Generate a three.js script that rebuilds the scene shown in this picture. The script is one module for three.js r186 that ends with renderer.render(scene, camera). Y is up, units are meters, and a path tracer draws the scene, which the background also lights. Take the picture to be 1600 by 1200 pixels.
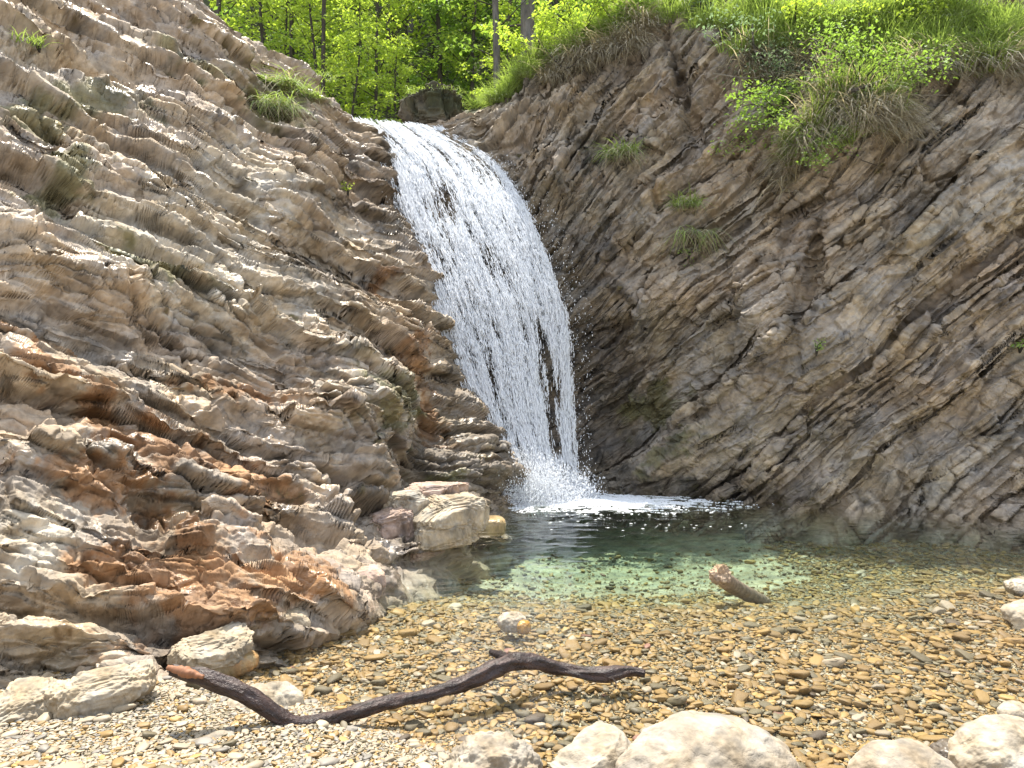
import * as THREE from 'three';
import { mergeGeometries, mergeVertices } from 'three/addons/utils/BufferGeometryUtils.js';

// ---------------------------------------------------------------- camera, sky, sun, exposure
const scene = new THREE.Scene();
const EYE = 1.5, FOC = 1164;                                   // eye height over the water; focal length for a 1600 x 1200 picture
const camera = new THREE.PerspectiveCamera(2 * Math.atan(600 / FOC) * 180 / Math.PI, 4 / 3, 0.05, 400);
camera.position.set(0, EYE, 0);
camera.lookAt(0, EYE, -10);
const SUN_AZ = -15 * Math.PI / 180, SUN_EL = 64 * Math.PI / 180;
const sunDir = new THREE.Vector3(Math.sin(SUN_AZ) * Math.cos(SUN_EL), Math.sin(SUN_EL), -Math.cos(SUN_AZ) * Math.cos(SUN_EL));
{ // hazy summer sky: pale towards the horizon, brighter round the sun
  const w = 512, h = 256, d = new Float32Array(w * h * 4);
  for (let j = 0; j < h; j++) for (let i = 0; i < w; i++) {
    const el = ((j + 0.5) / h - 0.5) * Math.PI, az = ((i + 0.5) / w - 0.5) * 2 * Math.PI, v = [Math.cos(az) * Math.cos(el), Math.sin(el), Math.sin(az) * Math.cos(el)], up = Math.max(0, v[1]) ** 0.6, c = v[0] * sunDir.x + v[1] * sunDir.y + v[2] * sunDir.z, glow = 0.9 * Math.exp((c - 1) * 9);
    [[0.98, 0.66, 1], [0.98, 0.78, 0.95], [0.98, 0.98, 0.85]].forEach(([lo, hi, g], q) => { d[(j * w + i) * 4 + q] = 0.78 * (lo + (hi - lo) * up) + glow * g; }); d[(j * w + i) * 4 + 3] = 1;
  }
  const t = new THREE.DataTexture(d, w, h, THREE.RGBAFormat, THREE.FloatType); t.mapping = THREE.EquirectangularReflectionMapping; t.magFilter = THREE.LinearFilter; t.wrapS = THREE.RepeatWrapping; t.needsUpdate = true;
  scene.background = t; scene.environment = t;
}
const sun = new THREE.DirectionalLight(new THREE.Color(1, 0.93, 0.82), 5.0);
sun.name = 'sun'; sun.position.copy(sunDir).multiplyScalar(60); sun.target.position.set(0, 0, -8);
sun.castShadow = true; sun.shadow.mapSize.set(4096, 4096);
Object.assign(sun.shadow.camera, { left: -25, right: 25, top: 25, bottom: -25, near: 1, far: 140 });
scene.add(sun, sun.target);
const renderer = new THREE.WebGLRenderer({ antialias: true });
renderer.toneMapping = THREE.LinearToneMapping;
renderer.toneMappingExposure = 2.1;
renderer.shadowMap.enabled = true;

// ---------------------------------------------------------------- helpers
function rng(seed) { let a = seed | 0; return () => { a = (a + 0x6d2b79f5) | 0; let t = Math.imul(a ^ (a >>> 15), 1 | a); t = (t + Math.imul(t ^ (t >>> 7), 61 | t)) ^ t; return ((t ^ (t >>> 14)) >>> 0) / 4294967296; }; }
const PERM = new Uint8Array(512);
{ const r = rng(77), p = [...Array(256).keys()]; for (let i = 255; i > 0; i--) { const j = Math.floor(r() * (i + 1)); [p[i], p[j]] = [p[j], p[i]]; } for (let i = 0; i < 512; i++) PERM[i] = p[i & 255]; }
const GX = [1, -1, 1, -1, 1, -1, 1, -1, 0, 0, 0, 0, 1, -1, 0, 0], GY = [1, 1, -1, -1, 0, 0, 0, 0, 1, -1, 1, -1, 1, 1, -1, -1], GZ = [0, 0, 0, 0, 1, 1, -1, -1, 1, 1, -1, -1, 0, 0, 1, -1];
function n3(x, y, z) {
  const fx = Math.floor(x), fy = Math.floor(y), fz = Math.floor(z), X = fx & 255, Y = fy & 255, Z = fz & 255;
  x -= fx; y -= fy; z -= fz;
  const u = x * x * x * (x * (x * 6 - 15) + 10), v = y * y * y * (y * (y * 6 - 15) + 10), w = z * z * z * (z * (z * 6 - 15) + 10);
  const A = PERM[X] + Y, B = PERM[X + 1] + Y, AA = PERM[A] + Z, AB = PERM[A + 1] + Z, BA = PERM[B] + Z, BB = PERM[B + 1] + Z;
  const g = (h, a, b, c) => { h &= 15; return GX[h] * a + GY[h] * b + GZ[h] * c; };
  const a = g(PERM[AA], x, y, z), b = g(PERM[BA], x - 1, y, z), c = g(PERM[AB], x, y - 1, z), d = g(PERM[BB], x - 1, y - 1, z);
  const e = g(PERM[AA + 1], x, y, z - 1), f = g(PERM[BA + 1], x - 1, y, z - 1), h = g(PERM[AB + 1], x, y - 1, z - 1), k = g(PERM[BB + 1], x - 1, y - 1, z - 1);
  const p = a + u * (b - a), q = c + u * (d - c), r = e + u * (f - e), s = h + u * (k - h), m = p + v * (q - p), n = r + v * (s - r);
  return m + w * (n - m);
}
const fbm = (x, y, z, o = 4) => { let s = 0, a = 1; for (let i = 0; i < o; i++) { s += a * n3(x, y, z); a *= 0.5; x = x * 2.03 + 7.1; y = y * 2.03 + 3.7; z = z * 2.03 + 1.3; } return s; };
function hsh(a, b = 0, c = 0) { let h = Math.imul(a | 0, 374761393) ^ Math.imul(b | 0, 668265263) ^ Math.imul(c | 0, 2147483647 - 58); h = Math.imul(h ^ (h >>> 13), 1274126177); h ^= h >>> 16; h = Math.imul(h, 2246822519); h ^= h >>> 13; return (h >>> 0) / 4294967296; }
const lerp = (a, b, t) => a + (b - a) * t, clamp = (x, a = 0, b = 1) => Math.min(b, Math.max(a, x)), sstep = (a, b, x) => { const t = clamp((x - a) / (b - a)); return t * t * (3 - 2 * t); };
// cracked blocks: nearest feature point; each cell is a tilted plane of its own
const cell = { off: 0, edge: 0, id: 0 };
function blocks(x, y, z, tilt) {
  const X = Math.floor(x), Y = Math.floor(y), Z = Math.floor(z);
  let d1 = 9, d2 = 9, bx = 0, by = 0, bz = 0, id = 0;
  for (let i = -1; i < 2; i++) for (let j = -1; j < 2; j++) for (let k = -1; k < 2; k++) {
    let h = Math.imul(X + i, 73856093) ^ Math.imul(Y + j, 19349663) ^ Math.imul(Z + k, 83492791);
    h = Math.imul(h ^ (h >>> 15), 2246822519); h ^= h >>> 13; h = Math.imul(h, 3266489917); h ^= h >>> 16;
    const px = X + i + 0.1 + 0.8 * (h & 1023) / 1023, py = Y + j + 0.1 + 0.8 * ((h >>> 10) & 1023) / 1023, pz = Z + k + 0.1 + 0.8 * ((h >>> 20) & 1023) / 1023;
    const dx = x - px, dy = y - py, dz = z - pz, d = dx * dx + dy * dy + dz * dz;
    if (d < d1) { d2 = d1; d1 = d; bx = dx; by = dy; bz = dz; id = h; } else if (d < d2) d2 = d;
  }
  const r1 = ((id >>> 3) & 255) / 127.5 - 1, r2 = ((id >>> 11) & 255) / 127.5 - 1, r3 = ((id >>> 19) & 255) / 127.5 - 1, r4 = ((id >>> 7) & 255) / 127.5 - 1;
  cell.off = (bx * r1 + by * r2 + bz * r3) * tilt + r4 * 0.5; cell.edge = Math.sqrt(d2) - Math.sqrt(d1); cell.id = (id >>> 0) / 4294967296;
}
const used = new Map();
function numbered(name) { const k = used.get(name) ?? 0; used.set(name, k + 1); return k ? name + '_' + String(k).padStart(3, '0') : name; }
function shade(o) { o.traverse((m) => { if (m.isMesh) { m.castShadow = true; m.receiveShadow = true; } }); return o; }
function add(o, name, data) { o.name = numbered(name); Object.assign(o.userData, data); scene.add(shade(o)); return o; }
function part(parent, name, geo, m, data) { const o = new THREE.Mesh(geo, m); o.name = name; if (data) Object.assign(o.userData, data); o.castShadow = o.receiveShadow = true; parent.add(o); return o; }
const at = (px, py, d) => new THREE.Vector3((px - 800) / FOC * d, EYE - (py - 600) / FOC * d, -d);        // a point d metres in front of the eye
const onWater = (px, py, y = 0) => at(px, py, (EYE - y) * FOC / (py - 600));
const col = (r, g, b) => new THREE.Color().setRGB(r, g, b);
const std = (o) => new THREE.MeshStandardMaterial({ roughness: 0.85, ...o });

// tiling noise textures: grain (colour factor), relief and gloss
function tileNoise(size, octaves, period, seed) {
  const out = new Float32Array(size * size);
  for (let o = 0, f = period, a = 1; o < octaves; o++, f *= 2, a *= 0.55) {
    const r = rng(seed + o * 91), g = new Float32Array(f * f).map(() => r() * 2 - 1);
    for (let y = 0; y < size; y++) for (let x = 0; x < size; x++) {
      const u = x / size * f, v = y / size * f, i = Math.floor(u), j = Math.floor(v), p = u - i, q = v - j, s = p * p * (3 - 2 * p), t = q * q * (3 - 2 * q), i1 = (i + 1) % f, j1 = (j + 1) % f;
      out[y * size + x] += a * lerp(lerp(g[j * f + i], g[j * f + i1], s), lerp(g[j1 * f + i], g[j1 * f + i1], s), t);
    }
  }
  return out;
}
function texture(size, fn, srgb = false) {
  const d = new Uint8Array(size * size * 4);
  for (let i = 0; i < size * size; i++) { const c = fn(i, i % size, (i / size) | 0); d[i * 4] = clamp(c[0], 0, 255); d[i * 4 + 1] = clamp(c[1], 0, 255); d[i * 4 + 2] = clamp(c[2], 0, 255); d[i * 4 + 3] = 255; }
  const t = new THREE.DataTexture(d, size, size); t.wrapS = t.wrapT = THREE.RepeatWrapping; t.magFilter = THREE.LinearFilter; t.minFilter = THREE.LinearMipmapLinearFilter; t.generateMipmaps = true;
  if (srgb) t.colorSpace = THREE.SRGBColorSpace; t.needsUpdate = true; return t;
}
const NA = tileNoise(512, 7, 4, 5), NB = tileNoise(512, 7, 6, 41), NC = tileNoise(512, 5, 24, 90);
const grainTex = texture(512, (i) => { const a = NA[i], b = NB[i], v = 222 + 30 * a + 16 * NC[i]; const dk = b > 0.75 ? -40 * (b - 0.75) : 0; return [v + dk + 8 * b, v + dk + 2 * b, v + dk - 8 * b]; }, true);
const reliefTex = texture(512, (i) => { const rg = Math.min(1, Math.abs(NA[i]) * 5), v = 96 + 44 * NB[i] + 30 * NC[i] + 50 * rg; return [v, v, v]; });
const glossTex = texture(512, (i) => { const w = sstep(-0.1, 0.7, NA[i] + 0.5 * NC[i]); const v = lerp(228, 95, w) - 50 * sstep(0.9, 1.3, NA[i] + 0.6 * NC[i]); return [v, v, v]; });
const dryTex = texture(512, (i) => { const v = 205 + 30 * NA[i]; return [v, v, v]; });
const rep = (t, x, y = x) => { const c = t.clone(); c.repeat.set(x, y); c.needsUpdate = true; return c; };

// ---------------------------------------------------------------- the gorge: one bent rock surface, laid out in columns from the near left round the falls to the right
// each column runs from below the water line up to the crest: [picture x, picture y, metres from the eye]
const COLS = [
  [[-420, 1190, 3.05], [-420, 930, 3.4], [-420, 620, 4.0], [-420, 300, 4.9], [-420, 0, 6.2], [-420, -320, 8.2]],
  [[0, 1128, 3.4], [0, 930, 3.9], [0, 680, 4.6], [0, 420, 5.6], [0, 150, 7.2], [0, -150, 9.6]],
  [[235, 1080, 3.7], [180, 910, 4.3], [150, 690, 5.1], [150, 450, 6.2], [160, 200, 7.9], [170, -70, 10.3]],
  [[430, 1010, 4.3], [330, 860, 4.85], [295, 670, 5.65], [300, 440, 6.9], [300, 200, 8.6], [305, -14, 10.6]],
  [[590, 912, 5.65], [480, 795, 6.0], [430, 640, 6.6], [420, 460, 7.6], [410, 260, 9.2], [415, 72, 11.0]],
  [[720, 835, 7.5], [600, 725, 7.3], [545, 600, 7.6], [510, 450, 8.5], [490, 290, 9.8], [492, 122, 11.4]],
  [[795, 806, 8.7], [714, 690, 8.65], [666, 560, 9.1], [612, 420, 9.85], [568, 300, 10.8], [550, 186, 11.8]],
  [[845, 800, 9.75], [805, 685, 9.95], [760, 555, 10.35], [712, 430, 10.9], [655, 305, 11.65], [592, 204, 12.3]],
  [[890, 790, 10.2], [875, 685, 10.4], [852, 560, 10.7], [822, 440, 11.1], [760, 310, 11.65], [648, 206, 12.4]],
  [[930, 782, 10.4], [935, 670, 10.7], [935, 560, 10.8], [905, 425, 10.9], [850, 290, 11.3], [745, 178, 12.1]],
  [[1010, 780, 10.2], [1020, 650, 10.5], [1030, 520, 10.6], [1015, 375, 10.8], [960, 230, 11.3], [865, 112, 12.2]],
  [[1120, 788, 9.6], [1130, 640, 9.9], [1140, 480, 10.1], [1130, 310, 10.4], [1085, 150, 10.8], [1030, 10, 11.5]],
  [[1280, 800, 9.05], [1290, 640, 9.3], [1290, 460, 9.4], [1280, 270, 9.7], [1265, 110, 10.1], [1245, -30, 10.9]],
  [[1430, 808, 8.55], [1440, 640, 8.9], [1440, 450, 9.0], [1440, 260, 9.3], [1435, 110, 9.7], [1425, -20, 10.5]],
  [[1600, 818, 8.15], [1610, 640, 8.45], [1610, 450, 8.6], [1610, 260, 8.9], [1610, 120, 9.3], [1610, -10, 10.1]],
  [[1900, 838, 7.5], [1900, 640, 7.9], [1900, 450, 8.0], [1900, 260, 8.3], [1900, 120, 8.7], [1900, -10, 9.5]],
].map((c, k) => {
  const p = c.map((a) => at(...a)), top = p[5], toe = p[0];
  const into = new THREE.Vector3(k < 7 ? -0.75 : k > 9 ? 0.25 : -0.2, 0, -1).normalize();
  const rise = k < 6 ? 0.3 : k < 9 ? 0.02 : k < 11 ? 0.35 : 0.55;
  const foot = toe.clone().addScaledVector(into, -0.35); foot.y -= 1.5;
  return [foot, ...p, top.clone().addScaledVector(into, 1.3).setY(top.y + 1.3 * rise * 0.8), top.clone().addScaledVector(into, 3.4).setY(top.y + 3.4 * rise)];
});
const cr = (a, b, c, d, t) => 0.5 * (2 * b + (c - a) * t + (2 * a - 5 * b + 4 * c - d) * t * t + (3 * b - a - 3 * c + d) * t * t * t);
const NC_ = COLS.length, NR_ = COLS[0].length;
const rowSpan = [50, 160, 190, 175, 160, 135, 55, 24];                                   // grid rows between control rows
const colSpan = [60, 160, 140, 105, 85, 75, 45, 34, 34, 56, 68, 78, 75, 75, 40];
const VV = [], UU = [];
rowSpan.forEach((n, i) => { for (let k = 0; k < n; k++) VV.push(i + k / n); }); VV.push(NR_ - 1);
colSpan.forEach((n, i) => { for (let k = 0; k < n; k++) UU.push(i + k / n); }); UU.push(NC_ - 1);
const NU = UU.length, NV = VV.length, NN = NU * NV;
const base = new Float32Array(NN * 3), pos = new Float32Array(NN * 3), nor = new Float32Array(NN * 3), colr = new Float32Array(NN * 3), uvs = new Float32Array(NN * 2), bedOf = new Int16Array(NN);
const VA = new Float32Array(NN); for (let k = 0; k < NN; k++) VA[k] = VV[k % NV];        // how far up its column each grid point lies
function layBase() {
  for (let i = 0; i < NU; i++) {
    const u = UU[i], a = Math.min(NC_ - 2, Math.floor(u)), f = u - a, C = (k) => COLS[clamp(k, 0, NC_ - 1)];
    const c0 = C(a - 1), c1 = C(a), c2 = C(a + 1), c3 = C(a + 2);
    const colpts = c1.map((_, r) => ['x', 'y', 'z'].map((q) => cr(c0[r][q], c1[r][q], c2[r][q], c3[r][q], f)));
    for (let j = 0; j < NV; j++) {
      const v = VA[i * NV + j], b = Math.min(NR_ - 2, Math.floor(v)), g = v - b, R = (k) => colpts[clamp(k, 0, NR_ - 1)], o = (i * NV + j) * 3;
      for (let q = 0; q < 3; q++) base[o + q] = cr(R(b - 1)[q], R(b)[q], R(b + 1)[q], R(b + 2)[q], g);
    }
  }
}
function gridNormals(P, N) {
  for (let i = 0; i < NU; i++) for (let j = 0; j < NV; j++) {
    const o = (i * NV + j) * 3, l = (Math.max(0, i - 1) * NV + j) * 3, r = (Math.min(NU - 1, i + 1) * NV + j) * 3, d = (i * NV + Math.max(0, j - 1)) * 3, t = (i * NV + Math.min(NV - 1, j + 1)) * 3;
    const ax = P[r] - P[l], ay = P[r + 1] - P[l + 1], az = P[r + 2] - P[l + 2], bx = P[t] - P[d], by = P[t + 1] - P[d + 1], bz = P[t + 2] - P[d + 2];
    let x = ay * bz - az * by, y = az * bx - ax * bz, z = ax * by - ay * bx; const m = Math.hypot(x, y, z) || 1;
    N[o] = x / m; N[o + 1] = y / m; N[o + 2] = z / m;
  }
}
layBase(); gridNormals(base, nor); let nor0 = nor.slice();
// broad relief seen in the rock: [x, y, half width, half height, metres out(+)/in(-), turn in degrees]
const MACRO = [
  [955, 600, 60, 120, -0.5, 10], [985, 468, 130, 30, 0.3, 14], [1250, 560, 120, 130, 0.35, 0], [1262, 440, 14, 130, -0.4, -8], [1062, 130, 9, 100, -0.35, 16], [1045, 722, 90, 34, 0.3, 32],
  [1205, 470, 50, 90, 0.3, 20], [1400, 480, 190, 80, 0.22, 38], [1330, 650, 26, 120, -0.3, -50], [1440, 620, 150, 40, 0.25, 38], [1180, 250, 40, 130, -0.25, -30], [1300, 200, 110, 60, 0.35, 0],
  [1480, 720, 160, 26, -0.18, 40], [880, 270, 60, 40, 0.25, 0], [800, 228, 60, 16, -0.22, -8], [850, 180, 120, 20, 0.2, 18], [1010, 330, 60, 60, 0.2, 0], [1290, 770, 30, 20, 0.2, 40], [1160, 742, 26, 40, -0.25, 35],
  [275, 515, 95, 30, -0.32, -8], [385, 492, 34, 18, 0.16, 0], [520, 645, 90, 40, 0.3, 0], [668, 715, 50, 120, -0.38, -18], [600, 700, 60, 80, 0.12, 0], [110, 420, 140, 40, 0.2, -22], [420, 560, 26, 180, -0.16, 62], [540, 760, 22, 110, -0.2, 40],
  [230, 800, 26, 90, -0.14, 15], [330, 860, 90, 50, 0.16, 0], [120, 730, 130, 40, 0.18, -10], [60, 500, 160, 14, -0.15, -24], [470, 300, 60, 60, 0.16, 0], [200, 300, 130, 40, 0.12, -14], [420, 160, 40, 60, -0.2, 20], [110, 95, 90, 14, -0.3, -14], [300, 60, 160, 12, -0.2, -22], [590, 250, 30, 60, 0.15, 20], [640, 380, 24, 70, 0.12, 24], [90, 1000, 160, 30, 0.12, 8], [360, 1000, 60, 22, 0.08, 12],
].map(([x, y, a, b, m, t]) => [x, y, a, b, m, Math.cos(t * Math.PI / 180), Math.sin(t * Math.PI / 180)]);
const spot = (px, py, x, y, a, b, turn = 0) => { const c = Math.cos(turn * Math.PI / 180), s = Math.sin(turn * Math.PI / 180), dx = px - x, dy = -(py - y), u = (dx * c + dy * s) / a, v = (-dx * s + dy * c) / b; return Math.exp(-(u * u + v * v)); };
// bedding of the left slope: the plane through two points of one bed and the level line into the rock
const bedN = (() => { const A = at(120, 540, 5.2), B = at(470, 705, 6.5), t = B.clone().sub(A), into = new THREE.Vector3(t.z, 0, -t.x).normalize(); const n = new THREE.Vector3().crossVectors(t, into).normalize(); if (n.y < 0) n.negate(); return { n, t: t.normalize() }; })();
const ledge = (f, nose) => f < nose ? Math.sin(f / nose * Math.PI / 2) : 1 - Math.pow((f - nose) / (1 - nose), 1.25);
const stepped = (v, fn, w) => { const i = Math.floor(v), f = v - i; return lerp(fn(i - 1), fn(i), sstep(0, w, f)); };   // a value of each piece, with a short ramp between neighbours
function bed(s, thick, seed) { const q = s / thick + 0.42 * Math.sin(s / thick * 1.9 + seed) + 0.2 * Math.sin(s / thick * 4.3 + seed * 2.3); const i = Math.floor(q); return [i, q - i]; }
const L1 = [0.42, 0.19], L2 = [0.135, 0.062], L3 = [0.045, 0.028];
const orangeSpots = [[300, 900, 150, 70, 0], [250, 700, 150, 34, -22], [130, 760, 130, 45, -10], [470, 912, 55, 35, 0], [80, 560, 100, 40, -30], [650, 550, 36, 36, 40], [690, 640, 16, 50, 20], [590, 440, 30, 16, 30], [160, 900, 70, 30, 0], [390, 760, 50, 30, -20], [320, 985, 120, 34, 10], [350, 600, 120, 20, -20]];
const wetSpots = [[735, 690, 70, 150, -20], [950, 640, 60, 140, 0], [850, 500, 120, 300, -20], [640, 800, 130, 40, 0], [1100, 770, 220, 26, -4], [620, 330, 46, 140, 25]];
const mossSpots = [[60, 180, 90, 30, -10], [95, 285, 50, 40, 0], [330, 100, 90, 24, -24], [160, 150, 110, 30, -15], [1050, 725, 90, 26, 32], [600, 640, 60, 60, 0], [1010, 640, 60, 40, 30], [450, 150, 60, 40, 0], [690, 760, 60, 40, 0], [230, 420, 100, 24, -20]];
const paleSpots = [[350, 330, 120, 160, -20], [560, 640, 110, 80, 0], [400, 450, 200, 50, -14], [60, 850, 90, 90, 0], [900, 320, 90, 50, 0], [200, 380, 130, 60, -20]];
const sumSpots = (list, px, py) => { let s = 0; for (const q of list) { if (Math.abs(px - q[0]) < 2.2 * Math.max(q[2], q[3]) && Math.abs(py - q[1]) < 2.2 * Math.max(q[2], q[3])) s += spot(px, py, ...q); } return s; };
const RS = { s: 0, t: 0, q: 0 };
function leftBeds(x, y, z) {
  const wx = 0.10 * n3(x * 0.7, y * 0.7, z * 0.7), w2 = 0.035 * n3(x * 2.3 + 9, y * 2.3, z * 2.3), w3 = 0.012 * n3(x * 8, y * 8 + 4, z * 8), fold = 0.82;
  RS.s = (x + 2.3) * bedN.n.x * fold + (y - 1.4) * lerp(1, bedN.n.y, fold) + (z + 5.8) * bedN.n.z * fold + wx * 2.0 + w2 * 1.3 + w3;
  RS.t = x * bedN.t.x + y * bedN.t.y + z * bedN.t.z + 3 * w2; RS.q = x * -bedN.t.z + z * bedN.t.x;
}
function rightBeds(x, y, z) {
  const wx = 0.10 * n3(x * 0.7, y * 0.7, z * 0.7), w2 = 0.035 * n3(x * 2.3 + 9, y * 2.3, z * 2.3), w3 = 0.010 * n3(x * 8, y * 8 + 4, z * 8);
  const xp = x - 0.12 * (y - 3), sl = 0.28 + 0.85 / (1 + Math.exp(-(xp - 0.5) / 0.45)), G = 0.28 * xp + 0.85 * 0.45 * Math.log(1 + Math.exp((xp - 0.5) / 0.45)), cs = 1 / Math.sqrt(1 + sl * sl);
  RS.s = (y - G) * cs + 0.18 * (z + 10) + wx * 1.3 + w2 * 0.6 + w3 * 0.8; RS.t = x * cs + y * sl * cs + 2 * w2; RS.q = z;
}
const bedTone = new Float32Array(NN), bedMood = new Float32Array(NN), PX = new Float32Array(NN), PY = new Float32Array(NN);
// first the thick beds and the broad relief
function thickBeds() { for (let i = 0; i < NU; i++) for (let j = 0; j < NV; j++) {
  const k = i * NV + j, o = k * 3, x = base[o], y = base[o + 1], z = base[o + 2], u = UU[i], v = VA[k];
  const px = PX[k] = 800 + x / -z * FOC, py = PY[k] = 600 - (y - EYE) / -z * FOC;
  const wr = sstep(6.3, 8.6, u), calm = 1 - 0.55 * sstep(6.4, 7.2, u) * (1 - sstep(8.2, 9.0, u)), back = 1 - 0.7 * sstep(6.1, 7.4, v);
  let disp = 0;
  if (wr < 1) {
    leftBeds(x, y, z); const { s, t, q } = RS;
    const [i1, f1] = bed(s, L1[0], 1.3), a1 = 0.2 + 1.2 * clamp(0.5 + 0.9 * n3(t * 0.7 + i1 * 13.7, i1 * 3.1, q * 0.3));
    let d = L1[1] * (a1 * ledge(f1, 0.18) - 0.45 + 0.6 * (lerp(hsh(i1 - 1, 3), hsh(i1, 3), sstep(0, 0.18, f1)) - 0.5));
    const [i2, f2] = bed(s + 0.012 * n3(t * 3, i1, 0), L2[0], 4.1), len2 = 0.22 + 0.6 * hsh(i2, 8), bt = t / len2 + hsh(i2, 9) * 7 + 0.35 * n3(t * 2, q * 2, i2), ib = Math.floor(bt), fb = Math.abs(bt - ib - 0.5) * 2;
    const a2 = clamp(0.45 + 0.7 * n3(t * 1.3 + i2 * 7.7, i2 * 5.1, q) + 0.8 * (stepped(bt, (n) => hsh(i2, n, 4), 0.12) - 0.5));
    const edge2 = sstep(0, 0.3, f2) * sstep(0, 0.12, 1 - f2);
    d += L2[1] * (a2 * ledge(f2, 0.22) - 0.3) + edge2 * (0.05 * (stepped(bt, (n) => hsh(i2, n), 0.1) - 0.5) * (0.4 + a2) - 0.03 * sstep(0.88, 1.0, fb) * a2) - 0.05 * (1 - sstep(0, 0.16, Math.min(f2, 1 - f2))) * clamp(hsh(f2 < 0.5 ? i2 : i2 + 1, 31) * 1.7 - 0.5);
    disp += (1 - wr) * d; if (wr < 0.5) { bedOf[k] = i1 + 40; bedTone[k] = hsh(i2, 77); bedMood[k] = hsh(i1, 5); }
  }
  if (wr > 0) {
    rightBeds(x, y, z); const { s, t, q } = RS;
    const [i1, f1] = bed(s, 0.52, 0.7), a1 = 0.2 + 1.2 * clamp(0.5 + 1.0 * n3(t * 0.5 + i1 * 11.7, i1 * 3.1, 0.3));
    let d = 0.27 * (a1 * ledge(hsh(i1, 41) > 0.4 ? 1 - f1 : f1, 0.16) - 0.5) + 0.15 * (lerp(hsh(i1 - 1, 3), hsh(i1, 3), sstep(0, 0.16, f1)) - 0.5);
    const [i2, f2] = bed(s, 0.165, 5.1), len2 = 0.25 + 0.8 * hsh(i2, 8), bt = t / len2 + hsh(i2, 9) * 7 + 0.2 * n3(t * 2, y * 2, i2), ib = Math.floor(bt), fb = Math.abs(bt - ib - 0.5) * 2;
    const a2 = clamp(0.55 + 0.6 * n3(t * 0.8 + i2 * 7.7, i2 * 5.1, 0) + 0.6 * (stepped(bt, (n) => hsh(i2, n, 4), 0.08) - 0.5)), e2 = Math.min(f2, 1 - f2), edge2 = sstep(0, 0.14, e2);
    d += 0.09 * (a2 * ledge(f2, 0.18) - 0.4) + edge2 * (0.085 * (stepped(bt, (n) => hsh(i2, n, 2), 0.08) - 0.5) * (0.3 + a2) - 0.045 * sstep(0.9, 1.0, fb) * a2) - 0.11 * (1 - sstep(0, 0.15, e2)) * clamp(hsh(f2 < 0.5 ? i2 : i2 + 1, 31) * 1.8 - 0.5);
    disp += wr * d; if (wr >= 0.5) { bedOf[k] = i1 + 140; bedTone[k] = hsh(i2, 78, ib & 1); bedMood[k] = hsh(i1, 6); }
  }
  let m = 0;
  if (v < 6.6) for (const q of MACRO) { const R = 2.3 * Math.max(q[2], q[3]); if (Math.abs(px - q[0]) > R || Math.abs(py - q[1]) > R) continue; const dx = px - q[0], dy = -(py - q[1]), a = (dx * q[5] + dy * q[6]) / q[2], b = (-dx * q[6] + dy * q[5]) / q[3], g = Math.exp(-(a * a + b * b)); m += q[4] * (q[4] < 0 ? g : sstep(0, 0.75, g)); }
  const D = (disp * calm + m) * back;
  pos[o] = x + nor[o] * D; pos[o + 1] = y + nor[o + 1] * D; pos[o + 2] = z + nor[o + 2] * D;
} }
thickBeds();
{ // crowd the rows where a ledge stretches the surface, so that steep faces carry as much detail as the rest
  const cum = new Float32Array(NN);
  for (let i = 0; i < NU; i++) { let c = 0; for (let j = 1; j < NV; j++) { const k = i * NV + j, o = k * 3, m = o - 3, L = (P) => Math.hypot(P[o] - P[m], P[o + 1] - P[m + 1], P[o + 2] - P[m + 2]); c += clamp(L(pos) / (L(base) + 1e-9), 0.6, 6); cum[k] = c; } }
  const sm = new Float32Array(NN), H = 22;
  for (let j = 0; j < NV; j++) { let sum = 0, n = 0; for (let i = -H; i < NU; i++) { const add_ = i + H, drop_ = i - H - 1; if (add_ < NU) { sum += cum[add_ * NV + j]; n++; } if (drop_ >= 0) { sum -= cum[drop_ * NV + j]; n--; } if (i >= 0) sm[i * NV + j] = sum / n; } }
  for (let i = 0; i < NU; i++) { const T = sm[i * NV + NV - 1]; let j = 0; for (let q = 0; q < NV; q++) { const want = T * q / (NV - 1); while (j < NV - 2 && sm[i * NV + j + 1] < want) j++; const a = sm[i * NV + j], b = sm[i * NV + j + 1]; VA[i * NV + q] = lerp(VV[j], VV[j + 1], clamp((want - a) / (b - a + 1e-9))); } }
  layBase(); gridNormals(base, nor); nor0 = nor.slice(); thickBeds(); gridNormals(pos, nor);
}
for (let k = 0; k < NN * 3; k += 3) { const x = 0.5 * nor[k] + 0.5 * nor0[k], y = 0.5 * nor[k + 1] + 0.5 * nor0[k + 1], z = 0.5 * nor[k + 2] + 0.5 * nor0[k + 2], m = Math.hypot(x, y, z) || 1; nor[k] = x / m; nor[k + 1] = y / m; nor[k + 2] = z / m; }
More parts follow.
